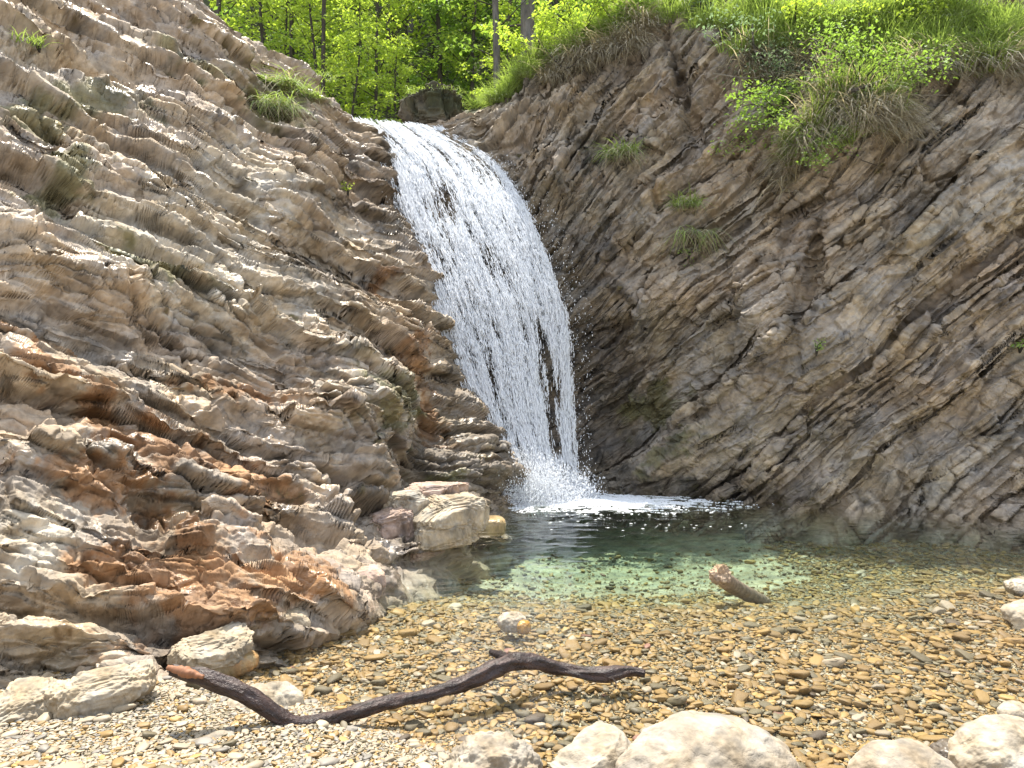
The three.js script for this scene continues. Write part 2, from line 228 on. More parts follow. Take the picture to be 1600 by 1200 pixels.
// then broken blocks, thin laminae and grain on the faces that this made, and what the rock is made of: pale limestone, pink and grey beds, rust stains, dark film, moss
for (let i = 0; i < NU; i++) for (let j = 0; j < NV; j++) {
  const k = i * NV + j, o = k * 3, x = pos[o], y = pos[o + 1], z = pos[o + 2], u = UU[i], v = VA[k], px = PX[k], py = PY[k], wr = sstep(6.3, 8.6, u), back = 1 - 0.6 * sstep(6.1, 7.4, v);
  let d = 0, tint = 0; const o1 = j < NV - 1 ? o + 3 : o - 3, gap_ = Math.hypot(pos[o1] - x, pos[o1 + 1] - y, pos[o1 + 2] - z), fit = (cellSize) => 1 - sstep(0.3, 0.8, gap_ / cellSize);
  if (wr < 0.5) leftBeds(x, y, z); else rightBeds(x, y, z);
  const { s, t, q } = RS, w = 0.08 * n3(x * 3, y * 3, z * 3);
  if (wr < 0.5) {
    const [i3, f3] = bed(s + 0.006 * n3(t * 9, q * 9, 1), L3[0], 2.2); d += L3[1] * fit(0.045) * clamp(0.4 + n3(t * 2.6 + i3, i3 * 1.7, q * 2)) * (ledge(f3, 0.3) - 0.3);
    const B = (amp, w0, gap, k) => { d += amp * cell.off * sstep(0, w0, cell.edge) - gap * (1 - sstep(0, w0, cell.edge)); tint += k * (cell.id - 0.5) * sstep(0, w0, cell.edge); };
    blocks(t * 1.0 + 4 + w, s * 2.6, q * 1.1, 1.0); B(0.09, 0.09, 0.045, 0.5);
    blocks(t * 2.3 + w, s * 6.5, q * 2.5, 1.3); B(0.055, 0.10, 0.03, 1);
    blocks(t * 5.5 + w, s * 14, q * 6, 1.2); B(0.023 * fit(0.07), 0.16, 0.009, 0.8);
    blocks(t * 13, s * 27, q * 14, 1.3); B(0.010 * fit(0.037), 0.24, 0.003, 0.6);
    blocks(t * 30, s * 55, q * 30, 1.3); B(0.003 * fit(0.018), 0.3, 0.001, 0.4);
  } else {
    const B = (amp, w0, gap, k) => { d += amp * cell.off * sstep(0, w0, cell.edge) - gap * (1 - sstep(0, w0, cell.edge)); tint += k * (cell.id - 0.5) * sstep(0, w0, cell.edge); };
    const [i3, f3] = bed(s + 0.005 * n3(t * 9, y * 9, 1), 0.055, 3.2); d += 0.022 * fit(0.055) * clamp(0.4 + n3(t * 2.2 + i3, i3 * 1.7, 2)) * (ledge(f3, 0.35) - 0.3);
    blocks(t * 0.9 + 9 + w, s * 2.4, q * 1.0, 1.0); B(0.09, 0.09, 0.05, 0.5);
    blocks(t * 2.2 + 30 + w, s * 6.5, q * 2.4, 1.3); B(0.052, 0.10, 0.03, 1);
    blocks(t * 6 + 30 + w, s * 14, q * 6, 1.2); B(0.026 * fit(0.07), 0.16, 0.010, 0.7);
    blocks(t * 15 + 30, s * 28, q * 15, 1.2); B(0.012 * fit(0.036), 0.24, 0.003, 0.5);
  }
  d += 0.012 * fbm(x * 6, y * 6, z * 6, 3) + 0.005 * fit(0.027) * n3(x * 37, y * 37, z * 37);
  const D = d * back * (1 - 0.4 * sstep(6.4, 7.2, u) * (1 - sstep(8.2, 9.0, u)));
  base[o] = x + nor[o] * D; base[o + 1] = y + nor[o + 1] * D; base[o + 2] = z + nor[o + 2] * D;
  const c1 = n3(x * 1.1 + 5, y * 1.1, z * 1.1), c2 = fbm(x * 4 + 3, y * 4, z * 4, 3), c3 = fit(0.055) * n3(x * 18, y * 18, z * 18) + 0.7 * fit(0.025) * n3(x * 41, y * 41, z * 41);
  let r = 0.425, g = 0.352, b = 0.275;
  if (wr > 0.5) { r = 0.37; g = 0.32; b = 0.26; }
  const tn = 1 + 0.28 * (bedTone[k] - 0.5) + 0.16 * c1 + 0.20 * c2 + 0.15 * c3 + 0.19 * tint;
  r *= tn; g *= tn; b *= tn;
  const pink = clamp(0.35 + 0.8 * n3(x * 0.9, y * 0.9 + 20, z * 0.9) + 0.5 * (bedMood[k] - 0.5)); r *= 1 + 0.05 * pink; b *= 1 - 0.05 * pink; g *= 1 - 0.015 * pink;
  const tan = clamp(0.2 + 0.9 * n3(x * 1.6 + 31, y * 1.6, z * 1.6) + 0.3 * tint); g *= 1 - 0.05 * tan; b *= 1 - 0.2 * tan;
  const noiseEdge = 0.55 * c2 + 0.25 * c3 + 0.35 * (bedTone[k] - 0.5);
  const pale = sstep(0.35, 0.8, sumSpots(paleSpots, px, py) + noiseEdge); r = lerp(r, 0.50 * tn, pale * 0.6); g = lerp(g, 0.445 * tn, pale * 0.6); b = lerp(b, 0.355 * tn, pale * 0.6);
  const rust = sstep(0.35, 0.75, sumSpots(orangeSpots, px, py) + noiseEdge); r = lerp(r, 0.31 * tn, rust * 0.8); g = lerp(g, 0.155 * tn, rust * 0.8); b = lerp(b, 0.06 * tn, rust * 0.8);
  const film = sstep(0.3, 0.8, sumSpots(wetSpots, px, py) + noiseEdge) * 0.75 + 0.55 * sstep(0.22, 0.6, c2 * 0.7 + 0.5 * n3(x * 2.5, y * 0.6, z * 2.5)); r *= 1 - 0.62 * film; g *= 1 - 0.62 * film; b *= 1 - 0.62 * film;
  const moss = sstep(0.4, 0.85, sumSpots(mossSpots, px, py) + noiseEdge) * 0.75; r = lerp(r, 0.13 * tn, moss); g = lerp(g, 0.125 * tn, moss); b = lerp(b, 0.05 * tn, moss);
  if (v > 6.2) { const soil = sstep(6.35, 6.8, v + 0.3 * c2) * (u > 6 && u < 8.6 ? 0.2 : 1); r = lerp(r, 0.10, soil); g = lerp(g, 0.095, soil); b = lerp(b, 0.045, soil); }
  colr[o] = clamp(r, 0.012, 0.75); colr[o + 1] = clamp(g, 0.012, 0.72); colr[o + 2] = clamp(b, 0.01, 0.68);
}
pos.set(base); gridNormals(pos, nor);
{ // texture coordinates in metres, laid along the mean lie of each wall
  const basis = (x, y, z) => { const d = new THREE.Vector3(x, y, z).normalize(), e1 = new THREE.Vector3(d.z, 0, -d.x).normalize(); return [e1, new THREE.Vector3().crossVectors(d, e1)]; }, [a1, a2] = basis(0.76, 0.18, 0.62), [b1, b2] = basis(-0.3, 0.3, 0.9);
  for (let i = 0; i < NU; i++) { const w = UU[i] < 7.5, e = w ? a1 : b1, f = w ? a2 : b2; for (let j = 0; j < NV; j++) { const k = i * NV + j, x = pos[k * 3], y = pos[k * 3 + 1], z = pos[k * 3 + 2]; uvs[k * 2] = x * e.x + y * e.y + z * e.z; uvs[k * 2 + 1] = x * f.x + y * f.y + z * f.z; } }
}
const rockWet = std({ vertexColors: true, map: rep(grainTex, 0.9), bumpMap: rep(reliefTex, 1.1), bumpScale: 0.02, roughnessMap: rep(glossTex, 0.7), roughness: 1 });
const rockDry = std({ vertexColors: true, map: rep(grainTex, 0.7), bumpMap: rep(reliefTex, 0.9), bumpScale: 0.03, roughnessMap: rep(dryTex, 0.6), roughness: 1 });
function rockPiece(name, u0, u1, m, parts) {          // the beds of a stretch of the surface, each bed a mesh of its own
  const root = new THREE.Group(), sets = new Map(), i0 = UU.findIndex((u) => u >= u0 - 1e-6), i1 = u1 >= NC_ - 1 ? NU - 1 : UU.findIndex((u) => u >= u1 - 1e-6);
  for (let i = i0; i < i1; i++) for (let j = 0; j < NV - 1; j++) {
    const a = i * NV + j, b = a + NV, c = b + 1, d = a + 1, id = bedOf[a];
    if (!sets.has(id)) sets.set(id, []);
    sets.get(id).push(a, b, c, a, c, d);
  }
  const pools = [...sets.values()].sort((a, b) => b.length - a.length), main = [];
  const keep = pools.filter((s) => s.length > 900 || (main.push(...s), false)); if (main.length) { for (const q of main) keep[0].push(q); }
  for (const s of keep) {
    const map = new Map(), idx = new Uint32Array(s.length); let n = 0;
    for (let q = 0; q < s.length; q++) { let w = map.get(s[q]); if (w === undefined) { w = n++; map.set(s[q], w); } idx[q] = w; }
    const P = new Float32Array(n * 3), N = new Float32Array(n * 3), Cc = new Float32Array(n * 3), T = new Float32Array(n * 2);
    for (const [g, w] of map) { for (let c = 0; c < 3; c++) { P[w * 3 + c] = pos[g * 3 + c]; N[w * 3 + c] = nor[g * 3 + c]; Cc[w * 3 + c] = colr[g * 3 + c]; } T[w * 2] = uvs[g * 2]; T[w * 2 + 1] = uvs[g * 2 + 1]; }
    const geo = new THREE.BufferGeometry();
    geo.setAttribute('position', new THREE.BufferAttribute(P, 3)); geo.setAttribute('normal', new THREE.BufferAttribute(N, 3)); geo.setAttribute('color', new THREE.BufferAttribute(Cc, 3)); geo.setAttribute('uv', new THREE.BufferAttribute(T, 2)); geo.setIndex(new THREE.BufferAttribute(idx, 1));
    part(root, parts, geo, m);
  }
  return add(root, name, { kind: 'structure' });
}
rockPiece('rock_slope', 0, 6.5, rockWet, 'rock_bed');
rockPiece('rock_chute', 6.5, 8.75, rockWet, 'rock_bed');
rockPiece('rock_cliff', 8.75, NC_ - 1, rockDry, 'rock_bed');
console.log('rock', NN);

// where a line of sight meets the rock: nearest grid point to a picture position
const SB = 4, SW = 400, SH = 300, sbuf = new Int32Array(SW * SH).fill(-1);
for (let k = 0; k < NN; k++) { const z = -pos[k * 3 + 2]; if (z < 0.5) continue; const a = Math.floor((800 + pos[k * 3] / z * FOC) / SB), b = Math.floor((600 - (pos[k * 3 + 1] - EYE) / z * FOC) / SB); if (a < 0 || b < 0 || a >= SW || b >= SH) continue; const c = b * SW + a; if (sbuf[c] < 0 || z < -pos[sbuf[c] * 3 + 2]) sbuf[c] = k; }
function onRock(px, py, lift = 0) {
  for (let r = 0; r < 8; r++) for (let a = -r; a <= r; a++) for (let b = -r; b <= r; b++) {
    if (Math.max(Math.abs(a), Math.abs(b)) !== r) continue;
    const X = clamp(Math.floor(px / SB) + a, 0, SW - 1), Y = clamp(Math.floor(py / SB) + b, 0, SH - 1), k = sbuf[Y * SW + X];
    if (k >= 0) { const n = new THREE.Vector3().fromArray(nor, k * 3); return { p: new THREE.Vector3().fromArray(pos, k * 3).addScaledVector(n, lift), n }; }
  }
  return { p: at(px, py, 10), n: new THREE.Vector3(0, 0, 1) };
}

// ---------------------------------------------------------------- pool bed
function bedY(x, z) {
  const deep = Math.exp(-(((x - 1.2) / 2.6) ** 2 + ((z + 8.4) / 2.0) ** 2));
  let y = -0.09 - 0.32 * deep - 0.10 * sstep(-4.2, -6.2, z) - 0.08 * sstep(-5.4, -6.6, z);
  y += 0.17 * sstep(-4.0, -3.0, z - 0.42 * (x + 0.9)) * sstep(0.3, -1.1, x);
  y += 0.20 * sstep(-2.9, -1.8, z) + 0.35 * sstep(-1.6, 1.5, z) + 0.05 * sstep(-3.4, -2.6, z);
  y += 0.13 * sstep(2.2, 4.6, x) * sstep(-7.6, -5.5, z);
  return y + 0.022 * n3(x * 1.6, 3, z * 1.6) + 0.012 * n3(x * 5, 1, z * 5);
}
{
  const nx = 360, nz = 300, g = new THREE.PlaneGeometry(1, 1, nx, nz), P = g.attributes.position, c = new Float32Array(P.count * 3), T = g.attributes.uv;
  for (let i = 0; i < P.count; i++) {
    const a = P.getX(i) + 0.5, b = P.getY(i) + 0.5, x = -9 + 20 * a, z = 7 - 20 * b, n = fbm(x * 2, 1, z * 2, 4), f = n3(x * 14, 0, z * 14);
    P.setXYZ(i, x, bedY(x, z) - 0.012, z); T.setXY(i, x, z);
    const t = 1 + 0.35 * n + 0.25 * f; c.set([0.43 * t, 0.375 * t, 0.255 * t], i * 3);
  }
  g.setAttribute('color', new THREE.BufferAttribute(c, 3)); g.computeVertexNormals();
  add(new THREE.Mesh(g, std({ vertexColors: true, map: rep(grainTex, 2), bumpMap: rep(reliefTex, 3), bumpScale: 0.02 })), 'pool_bed', { kind: 'structure' });
}

// ---------------------------------------------------------------- water of the pool
const waterRoot = new THREE.Group();
const fallFoot = at(872, 785, 9.6).setY(0);
{
  const nx = 420, nz = 420, g = new THREE.PlaneGeometry(1, 1, nx, nz), P = g.attributes.position;
  for (let i = 0; i < P.count; i++) {
    const a = P.getX(i) + 0.5, b = P.getY(i) + 0.5, x = -6 + 14 * a, z = -0.2 - 11.6 * b, r = Math.hypot(x - fallFoot.x, z - fallFoot.z);
    const near = Math.exp(-r / 1.5), calm = 0.25 + 0.75 * Math.exp(-r / 3.5);
    let y = near * (0.045 * n3(x * 3.2, 0, z * 4) + 0.026 * n3(x * 8, 3, z * 9)) + 0.006 * Math.sin(r * 11 + 2 * n3(x, 0, z)) * Math.exp(-r / 2.2);
    y += calm * (0.011 * n3(x * 2.2, 7, z * 3.6) + 0.0065 * n3(x * 5.5, 2, z * 9) + 0.002 * n3(x * 12, 5, z * 19));
    y += 0.0042 * n3(x * 6, 2.7, z * 9) + 0.002 * n3(x * 15, 8, z * 21);
    P.setXYZ(i, x, y, z);
  }
  g.computeVertexNormals();
  part(waterRoot, 'water_surface', g, new THREE.MeshPhysicalMaterial({ color: 0xffffff, transmission: 1, thickness: 0, roughness: 0.03, ior: 1.333 }));
  const bg = new THREE.BoxGeometry(13.9, 2.2, 11.5); bg.translate(1, -1.1 - 0.045, -6.0);
  const body = part(waterRoot, 'water_body', bg, new THREE.MeshPhysicalMaterial({ color: 0xffffff, transmission: 1, thickness: 1, roughness: 0.02, ior: 1.0, transparent: true, opacity: 0.01, attenuationColor: col(0.42, 0.72, 0.60), attenuationDistance: 3.6 }));
}
add(waterRoot, 'pool_water', { kind: 'structure' });

// ---------------------------------------------------------------- stones
function rockGeo(detail, seed, { sx = 1, sy = 1, sz = 1, square = 1, amp = 0.12, freq = 1.2, fine = 0.02, flat = 0, strata = 0, cut = 0 } = {}, tint = null) {
  let g = new THREE.IcosahedronGeometry(1, detail); g.deleteAttribute('uv'); g.deleteAttribute('normal'); g = mergeVertices(g, 1e-5);
  const P = g.attributes.position, c = new Float32Array(P.count * 3), T = new Float32Array(P.count * 2), q = seed * 3.17;
  const big = Math.cbrt(sx * sy * sz), ex = sx / big, ey = sy / big, ez = sz / big, cuts = []; const R = rng(seed * 97 + 5); for (let i = 0; i < cut; i++) { const v = new THREE.Vector3(R() * 2 - 1, R() * 1.6 - 0.5, R() * 2 - 1).normalize(); cuts.push([v, 0.62 + 0.28 * R()]); }
  const v = new THREE.Vector3();
  for (let i = 0; i < P.count; i++) {
    v.fromBufferAttribute(P, i); const n = v.clone(), e0 = new THREE.Vector3(n.x * ex, n.y * ey, n.z * ez);
    if (square !== 1) { v.set(Math.sign(v.x) * Math.abs(v.x) ** square, Math.sign(v.y) * Math.abs(v.y) ** square, Math.sign(v.z) * Math.abs(v.z) ** square); }
    for (const [d, h] of cuts) { const e = v.dot(d) - h; if (e > 0) v.addScaledVector(d, -e * 0.92); }
    let d = amp * fbm(e0.x * freq + q, e0.y * freq, e0.z * freq, 3) + fine * fbm(e0.x * 7 + q, e0.y * 7, e0.z * 7, 3);
    if (strata) { const s = v.y * strata + 0.5 * n3(n.x * 2 + q, n.y * 2, n.z * 2), f = s - Math.floor(s); d += 0.05 * (ledge(f, 0.2) - 0.5) + 0.05 * (hsh(Math.floor(s), seed) - 0.5); }
    v.addScaledVector(n, d); if (flat && v.y < -flat) v.y = -flat + (v.y + flat) * 0.2;
    v.x *= sx; v.y *= sy; v.z *= sz; P.setXYZ(i, v.x, v.y, v.z); T[i * 2] = v.x; T[i * 2 + 1] = (v.y - v.z) * 0.72;
    if (tint) { const t = 1 + 0.22 * fbm(e0.x * 3 + q, e0.y * 3, e0.z * 3, 4) + 0.10 * n3(e0.x * 26, e0.y * 26 + q, e0.z * 26), k = clamp(0.5 + 1.2 * n3(e0.x * 1.7, e0.y * 1.7 + q, e0.z * 1.7)); c.set([0, 1, 2].map((a) => clamp(lerp(tint[0][a], tint[1][a], k) * t, 0.01, 0.8)), i * 3); }
  }
  if (tint) g.setAttribute('color', new THREE.BufferAttribute(c, 3));
  g.setAttribute('uv', new THREE.BufferAttribute(T, 2)); g.computeVertexNormals(); return g;
}
const stoneMat = std({ vertexColors: true, map: rep(grainTex, 2.2), bumpMap: rep(reliefTex, 2.4), bumpScale: 0.006, roughness: 0.9 });
const wetStone = std({ vertexColors: true, map: rep(grainTex, 2.2), bumpMap: rep(reliefTex, 2.4), bumpScale: 0.006, roughness: 0.38 });
const cream = [[0.45, 0.395, 0.31], [0.36, 0.31, 0.24]], grey = [[0.40, 0.345, 0.27], [0.31, 0.262, 0.20]], ochre = [[0.46, 0.34, 0.17], [0.38, 0.27, 0.13]], buff = [[0.46, 0.385, 0.28], [0.36, 0.295, 0.205]], rustT = [[0.42, 0.22, 0.08], [0.36, 0.27, 0.14]], pinkT = [[0.47, 0.34, 0.27], [0.4, 0.3, 0.24]], darkT = [[0.12, 0.10, 0.08], [0.16, 0.13, 0.10]];
function stone(name, p, o, tint, label, category, group, m = stoneMat, detail = 34, turn = 0, tilt = 0) {
  const s = new THREE.Mesh(rockGeo(detail, o.seed, o, tint), m); s.position.copy(p); s.rotation.set(0, turn, tilt);
  return add(s, name, { label, category, ...(group ? { group } : {}) });
}
const low = (px, py, y = 0) => { const p = onWater(px, py, y); return p; };
const B = 'boulders along the near bank';
stone('boulder', low(1105, 1245, 0.02), { seed: 3, sx: 0.36, sy: 0.27, sz: 0.26, amp: 0.10, flat: 0.5, square: 0.9 }, grey, 'largest smooth grey-buff boulder on the near bank, a domed top', 'boulder', B, stoneMat, 60, 0.3);
stone('boulder', low(925, 1225, 0.0), { seed: 4, sx: 0.165, sy: 0.20, sz: 0.16, amp: 0.16, square: 0.75, flat: 0.5, cut: 4 }, cream, 'pale angular boulder touching the left flank of the largest domed boulder', 'boulder', B, stoneMat, 44, 0.5);
stone('boulder', low(765, 1225, -0.01), { seed: 9, sx: 0.19, sy: 0.17, sz: 0.16, amp: 0.2, fine: 0.06, flat: 0.5, square: 0.85 }, grey, 'rough pitted grey boulder at the edge of the wet gravel', 'boulder', B, stoneMat, 50, 0.1);
stone('boulder', low(1415, 1235, 0.0), { seed: 14, sx: 0.20, sy: 0.17, sz: 0.17, amp: 0.1, flat: 0.5, square: 0.9 }, grey, 'medium rounded grey boulder between the largest boulder and the white one', 'boulder', B, stoneMat, 46);
stone('boulder', low(1575, 1190, 0.03), { seed: 21, sx: 0.20, sy: 0.16, sz: 0.20, amp: 0.16, flat: 0.6 }, cream, 'white two-humped boulder with small stones at its foot', 'boulder', B, stoneMat, 46);
stone('cobble', low(1586, 1116, 0.0), { seed: 23, sx: 0.07, sy: 0.055, sz: 0.06, amp: 0.1 }, cream, 'small pale cobble in the shallows behind the white two-humped boulder', 'stone', null, stoneMat, 18);
stone('cobble', low(1532, 1196, 0.0), { seed: 25, sx: 0.05, sy: 0.05, sz: 0.045, amp: 0.12 }, cream, 'small pale round cobble at the foot of the white two-humped boulder', 'stone', null, stoneMat, 16);
stone('cobble', low(1490, 1178, -0.02), { seed: 26, sx: 0.085, sy: 0.05, sz: 0.07, amp: 0.2, square: 0.8 }, darkT, 'dark brown wet cobble wedged between two pale boulders', 'stone', null, wetStone, 16);
stone('boulder', low(1612, 965, -0.02), { seed: 31, sx: 0.17, sy: 0.11, sz: 0.15, amp: 0.2 }, cream, 'white stone standing out of the shallows at the far right margin', 'boulder', null, stoneMat, 24);
stone('boulder', low(1600, 918, -0.03), { seed: 33, sx: 0.13, sy: 0.07, sz: 0.12, amp: 0.2 }, cream, 'low whitish stone just breaking the water beside the right margin', 'boulder', null, wetStone, 24);
stone('cobble', low(800, 972, -0.015), { seed: 41, sx: 0.095, sy: 0.065, sz: 0.08, amp: 0.15 }, cream, 'small white stone standing out of the shallow water alone beyond the branch', 'stone', null, stoneMat, 20);
stone('cobble', low(818, 980, -0.03), { seed: 42, sx: 0.05, sy: 0.045, sz: 0.05, amp: 0.12 }, [[0.5, 0.28, 0.06], [0.44, 0.25, 0.07]], 'orange wet pebble leaning on the small white stone', 'stone', null, wetStone, 14);
stone('boulder', low(410, 1120, -0.02), { seed: 51, sx: 0.18, sy: 0.15, sz: 0.15, amp: 0.18, square: 0.85, cut: 3 }, cream, 'pale half-wet boulder under the arm of the branch', 'boulder', null, stoneMat, 40, 0.6);
stone('boulder', low(318, 1196, 0.0), { seed: 57, sx: 0.155, sy: 0.12, sz: 0.13, amp: 0.16, square: 0.8, cut: 4 }, cream, 'cream angular boulder on the gravel, its left half shaded by the branch', 'boulder', null, stoneMat, 40, 0.2);
stone('boulder', low(20, 1190, 0.02), { seed: 61, sx: 0.19, sy: 0.08, sz: 0.13, amp: 0.12, square: 0.75, strata: 2 }, pinkT, 'flat pinkish layered slab lying on the gravel', 'slab', null, stoneMat, 36, 0.15);
stone('rock_block', low(165, 1092, 0.09), { seed: 71, sx: 0.205, sy: 0.15, sz: 0.17, amp: 0.16, square: 0.62, flat: 0.8, fine: 0.06, cut: 3 }, buff, 'long squared limestone block at the foot of the slope, broken end face', 'rock block', null, stoneMat, 52, 0.5, 0.08);
stone('rock_block', low(35, 1118, 0.06), { seed: 74, sx: 0.17, sy: 0.13, sz: 0.16, amp: 0.2, square: 0.7, flat: 0.8, fine: 0.06, cut: 3 }, buff, 'rounded limestone block with a pointed top beside the long squared block', 'rock block', null, stoneMat, 46, 0.35, 0.05);
stone('rock_block', low(335, 1042, 0.0), { seed: 77, sx: 0.22, sy: 0.07, sz: 0.1, amp: 0.06, square: 0.75 }, rustT, 'smooth wet orange elongated stone at the water line below the rust stain', 'rock block', null, wetStone, 36, 0.42, 0.06);
stone('rock_block', low(330, 1010, 0.10), { seed: 79, sx: 0.2, sy: 0.09, sz: 0.17, amp: 0.2, square: 0.7, fine: 0.09, cut: 4 }, buff, 'flat buff slab lying over the smooth orange stone', 'rock block', null, stoneMat, 44, 0.5, 0.06);
stone('rock_block', low(450, 978, 0.03), { seed: 83, sx: 0.13, sy: 0.10, sz: 0.12, amp: 0.14, square: 0.75 }, buff, 'rounded cream rock at the water line where the rust stain ends', 'rock block', null, stoneMat, 36, 0.4);
stone('cobble', low(502, 966, 0.0), { seed: 85, sx: 0.055, sy: 0.045, sz: 0.05, amp: 0.2, square: 0.8, cut: 3 }, cream, 'small white angular stone at the water line beside the rounded cream rock', 'stone', null, stoneMat, 16);
stone('rock_block', low(560, 905, 0.03), { seed: 87, sx: 0.2, sy: 0.10, sz: 0.18, amp: 0.12, square: 0.8 }, pinkT, 'low pinkish rock lying at the water line below the layered slope', 'rock block', null, stoneMat, 36, 0.3);
stone('rock_block', low(765, 822, -0.01), { seed: 91, sx: 0.17, sy: 0.10, sz: 0.16, amp: 0.06, square: 0.55 }, ochre, 'flat wet ochre block at the pool edge beside the falls', 'rock block', null, wetStone, 30, 0.1);
{ // the jutting outcrop of thick slabs over the pool
  const o = new THREE.Group(); o.position.copy(onWater(670, 850));
  const slab = (x, y, z, op, t, turn, tilt) => { const s = part(o, 'slab', rockGeo(44, op.seed, op, t), stoneMat); s.position.set(x, y, z); s.rotation.set(0, turn, tilt); };
  slab(0.16, 0.30, -0.06, { seed: 101, sx: 0.36, sy: 0.17, sz: 0.36, amp: 0.16, square: 0.5, fine: 0.07, cut: 5 }, buff, 0.35, -0.05);
  slab(0.10, 0.13, -0.02, { seed: 102, sx: 0.34, sy: 0.15, sz: 0.33, amp: 0.14, square: 0.5, fine: 0.07, cut: 5 }, buff, 0.2, 0.16);
  slab(-0.10, 0.02, 0.06, { seed: 103, sx: 0.28, sy: 0.13, sz: 0.26, amp: 0.16, square: 0.6, fine: 0.07, cut: 4 }, pinkT, 0.5, 0.2);
  slab(-0.22, 0.34, -0.16, { seed: 104, sx: 0.30, sy: 0.17, sz: 0.34, amp: 0.12, square: 0.5, fine: 0.05, cut: 5 }, cream, 0.6, 0.10);
  slab(0.05, 0.45, -0.26, { seed: 105, sx: 0.30, sy: 0.09, sz: 0.24, amp: 0.2, square: 0.55, fine: 0.08, cut: 5 }, pinkT, 0.1, 0.06);
  slab(-0.38, 0.16, 0.02, { seed: 106, sx: 0.26, sy: 0.18, sz: 0.30, amp: 0.2, square: 0.6, fine: 0.08, cut: 4 }, pinkT, 0.3, 0.25);
  add(o, 'rock_outcrop', { label: 'jutting outcrop of thick buff slabs overhanging the green pool', category: 'outcrop' });
}

// ---------------------------------------------------------------- pebbles of the pool bed
{
  const variants = [11, 12, 13, 14, 15, 16].map((s, k) => { const g = rockGeo(1, s, { sx: 1, sy: 0.26 + 0.07 * (k % 3), sz: 0.6 + 0.14 * (k % 2), amp: 0.34, freq: 1.5, fine: 0.06, square: k % 2 ? 0.65 : 0.9, cut: 2 + k % 3 }); g.deleteAttribute('uv'); return g; });
  const KINDS = [['ochre', [0.28, 0.175, 0.055]], ['golden brown', [0.215, 0.135, 0.048]], ['olive grey', [0.13, 0.105, 0.058]], ['cream', [0.30, 0.245, 0.17]], ['dark brown', [0.085, 0.06, 0.036]], ['reddish brown', [0.19, 0.09, 0.06]], ['grey', [0.20, 0.18, 0.15]]];
  const weight = [0.28, 0.54, 0.71, 0.84, 0.90, 0.94, 1], r = rng(2024), list = [], grid = new Map();
  const tryPut = (x, z, s, gap) => {
    const c = 0.09, X = Math.floor(x / c), Z = Math.floor(z / c);
    for (let a = -1; a < 2; a++) for (let b = -1; b < 2; b++) for (const q of grid.get((X + a) * 7919 + Z + b) ?? []) if (Math.hypot(q[0] - x, q[1] - z) < (q[2] + s) * gap) return false;
    const key = X * 7919 + Z; if (!grid.has(key)) grid.set(key, []); grid.get(key).push([x, z, s]); return true;
  };
  const place = (count, lo, hi, gap, fn) => { for (let i = 0; i < count; i++) { const d = fn ? fn() : null, z = d ? d[1] : -(2.2 + 6.8 * r() ** 1.3), x = d ? d[0] : (r() * 1.5 - 0.75) * -z; const s = lerp(lo, hi, r() ** 2); if (s > 0.017 && bedY(x, z) > -0.055 && x < 0.3 && r() < 0.85) continue; if (Math.exp(-(((x - 0.9) / 2.4) ** 2 + ((z + 8.2) / 1.7) ** 2)) + 0.35 * n3(x * 2, 1, z * 2) > 0.42 && r() < 0.9) continue; if (tryPut(x, z, s, gap)) list.push([x, z, s]); } };
  place(1500, 0.034, 0.068, 0.6); place(44000, 0.014, 0.040, 0.5); place(150000, 0.006, 0.015, 0.52);
  place(40000, 0.005, 0.013, 0.6, () => [-2.6 + 2.7 * r(), -2.3 - 1.5 * r()]);
  const q = new THREE.Quaternion(), e = new THREE.Euler(), M = new THREE.Matrix4(), items = list.map(([x, z, s]) => {
    const shore = bedY(x, z) > -0.03, k = weight.findIndex((w) => r() < w), kind = shore && r() < 0.7 ? (r() < 0.7 ? 3 : 6) : k < 0 ? 0 : k, t = 0.75 + 0.5 * r();
    const y = bedY(x, z) - 0.004 + s * 0.22; e.set((r() - 0.5) * 0.5, r() * 6.28, (r() - 0.5) * 0.5); q.setFromEuler(e);
    return { m: new THREE.Matrix4().compose(new THREE.Vector3(x, y, z), q, new THREE.Vector3(s, s * (0.8 + 0.4 * r()), s)), kind, t, s, big: s / Math.max(2, -z), x, z, v: Math.floor(r() * 6) };
  });
  items.sort((a, b) => b.big - a.big);
  const inView = (a) => Math.abs(a.x / -a.z) < 0.66 && -a.z < 7 && EYE / -a.z < 0.5 && bedY(a.x, a.z) < 0.05;
  const single = []; const rest = []; for (const a of items) (single.length < 290 && inView(a) ? single : rest).push(a);
  const mats = KINDS.map(([, c]) => [0.8, 1.0, 1.2].map((t) => std({ color: col(c[0] * t, c[1] * t, c[2] * t), roughness: 0.7, map: null })));
  single.forEach((a, i) => {
    const o = new THREE.Mesh(variants[a.v], mats[a.kind][Math.min(2, Math.floor(a.t * 3 - 2.25))] ?? mats[a.kind][1]); a.m.decompose(o.position, o.quaternion, o.scale);
    add(o, 'river_stone', { label: `flat ${KINDS[a.kind][0]} river stone among the larger stones on the shallow pool bed`, category: 'stone', group: `${KINDS[a.kind][0]} river stones on the pool bed` });
  });
  const root = new THREE.Group(), cc = new THREE.Color();
  for (let v = 0; v < 6; v++) {
    const own = rest.filter((a) => a.v === v), im = new THREE.InstancedMesh(variants[v], std({ color: 0xffffff, roughness: 0.6 }), own.length); im.name = 'gravel_layer';
    own.forEach((a, i) => { im.setMatrixAt(i, a.m); const c = KINDS[a.kind][1]; cc.setRGB(c[0] * a.t, c[1] * a.t, c[2] * a.t); im.setColorAt(i, cc); }); im.userData.kind = 'stuff'; root.add(im);
  }
  add(root, 'gravel', { kind: 'stuff', label: 'small ochre and cream gravel covering the pool bed and the near shore', category: 'gravel' });
  console.log('pebbles', items.length);
}

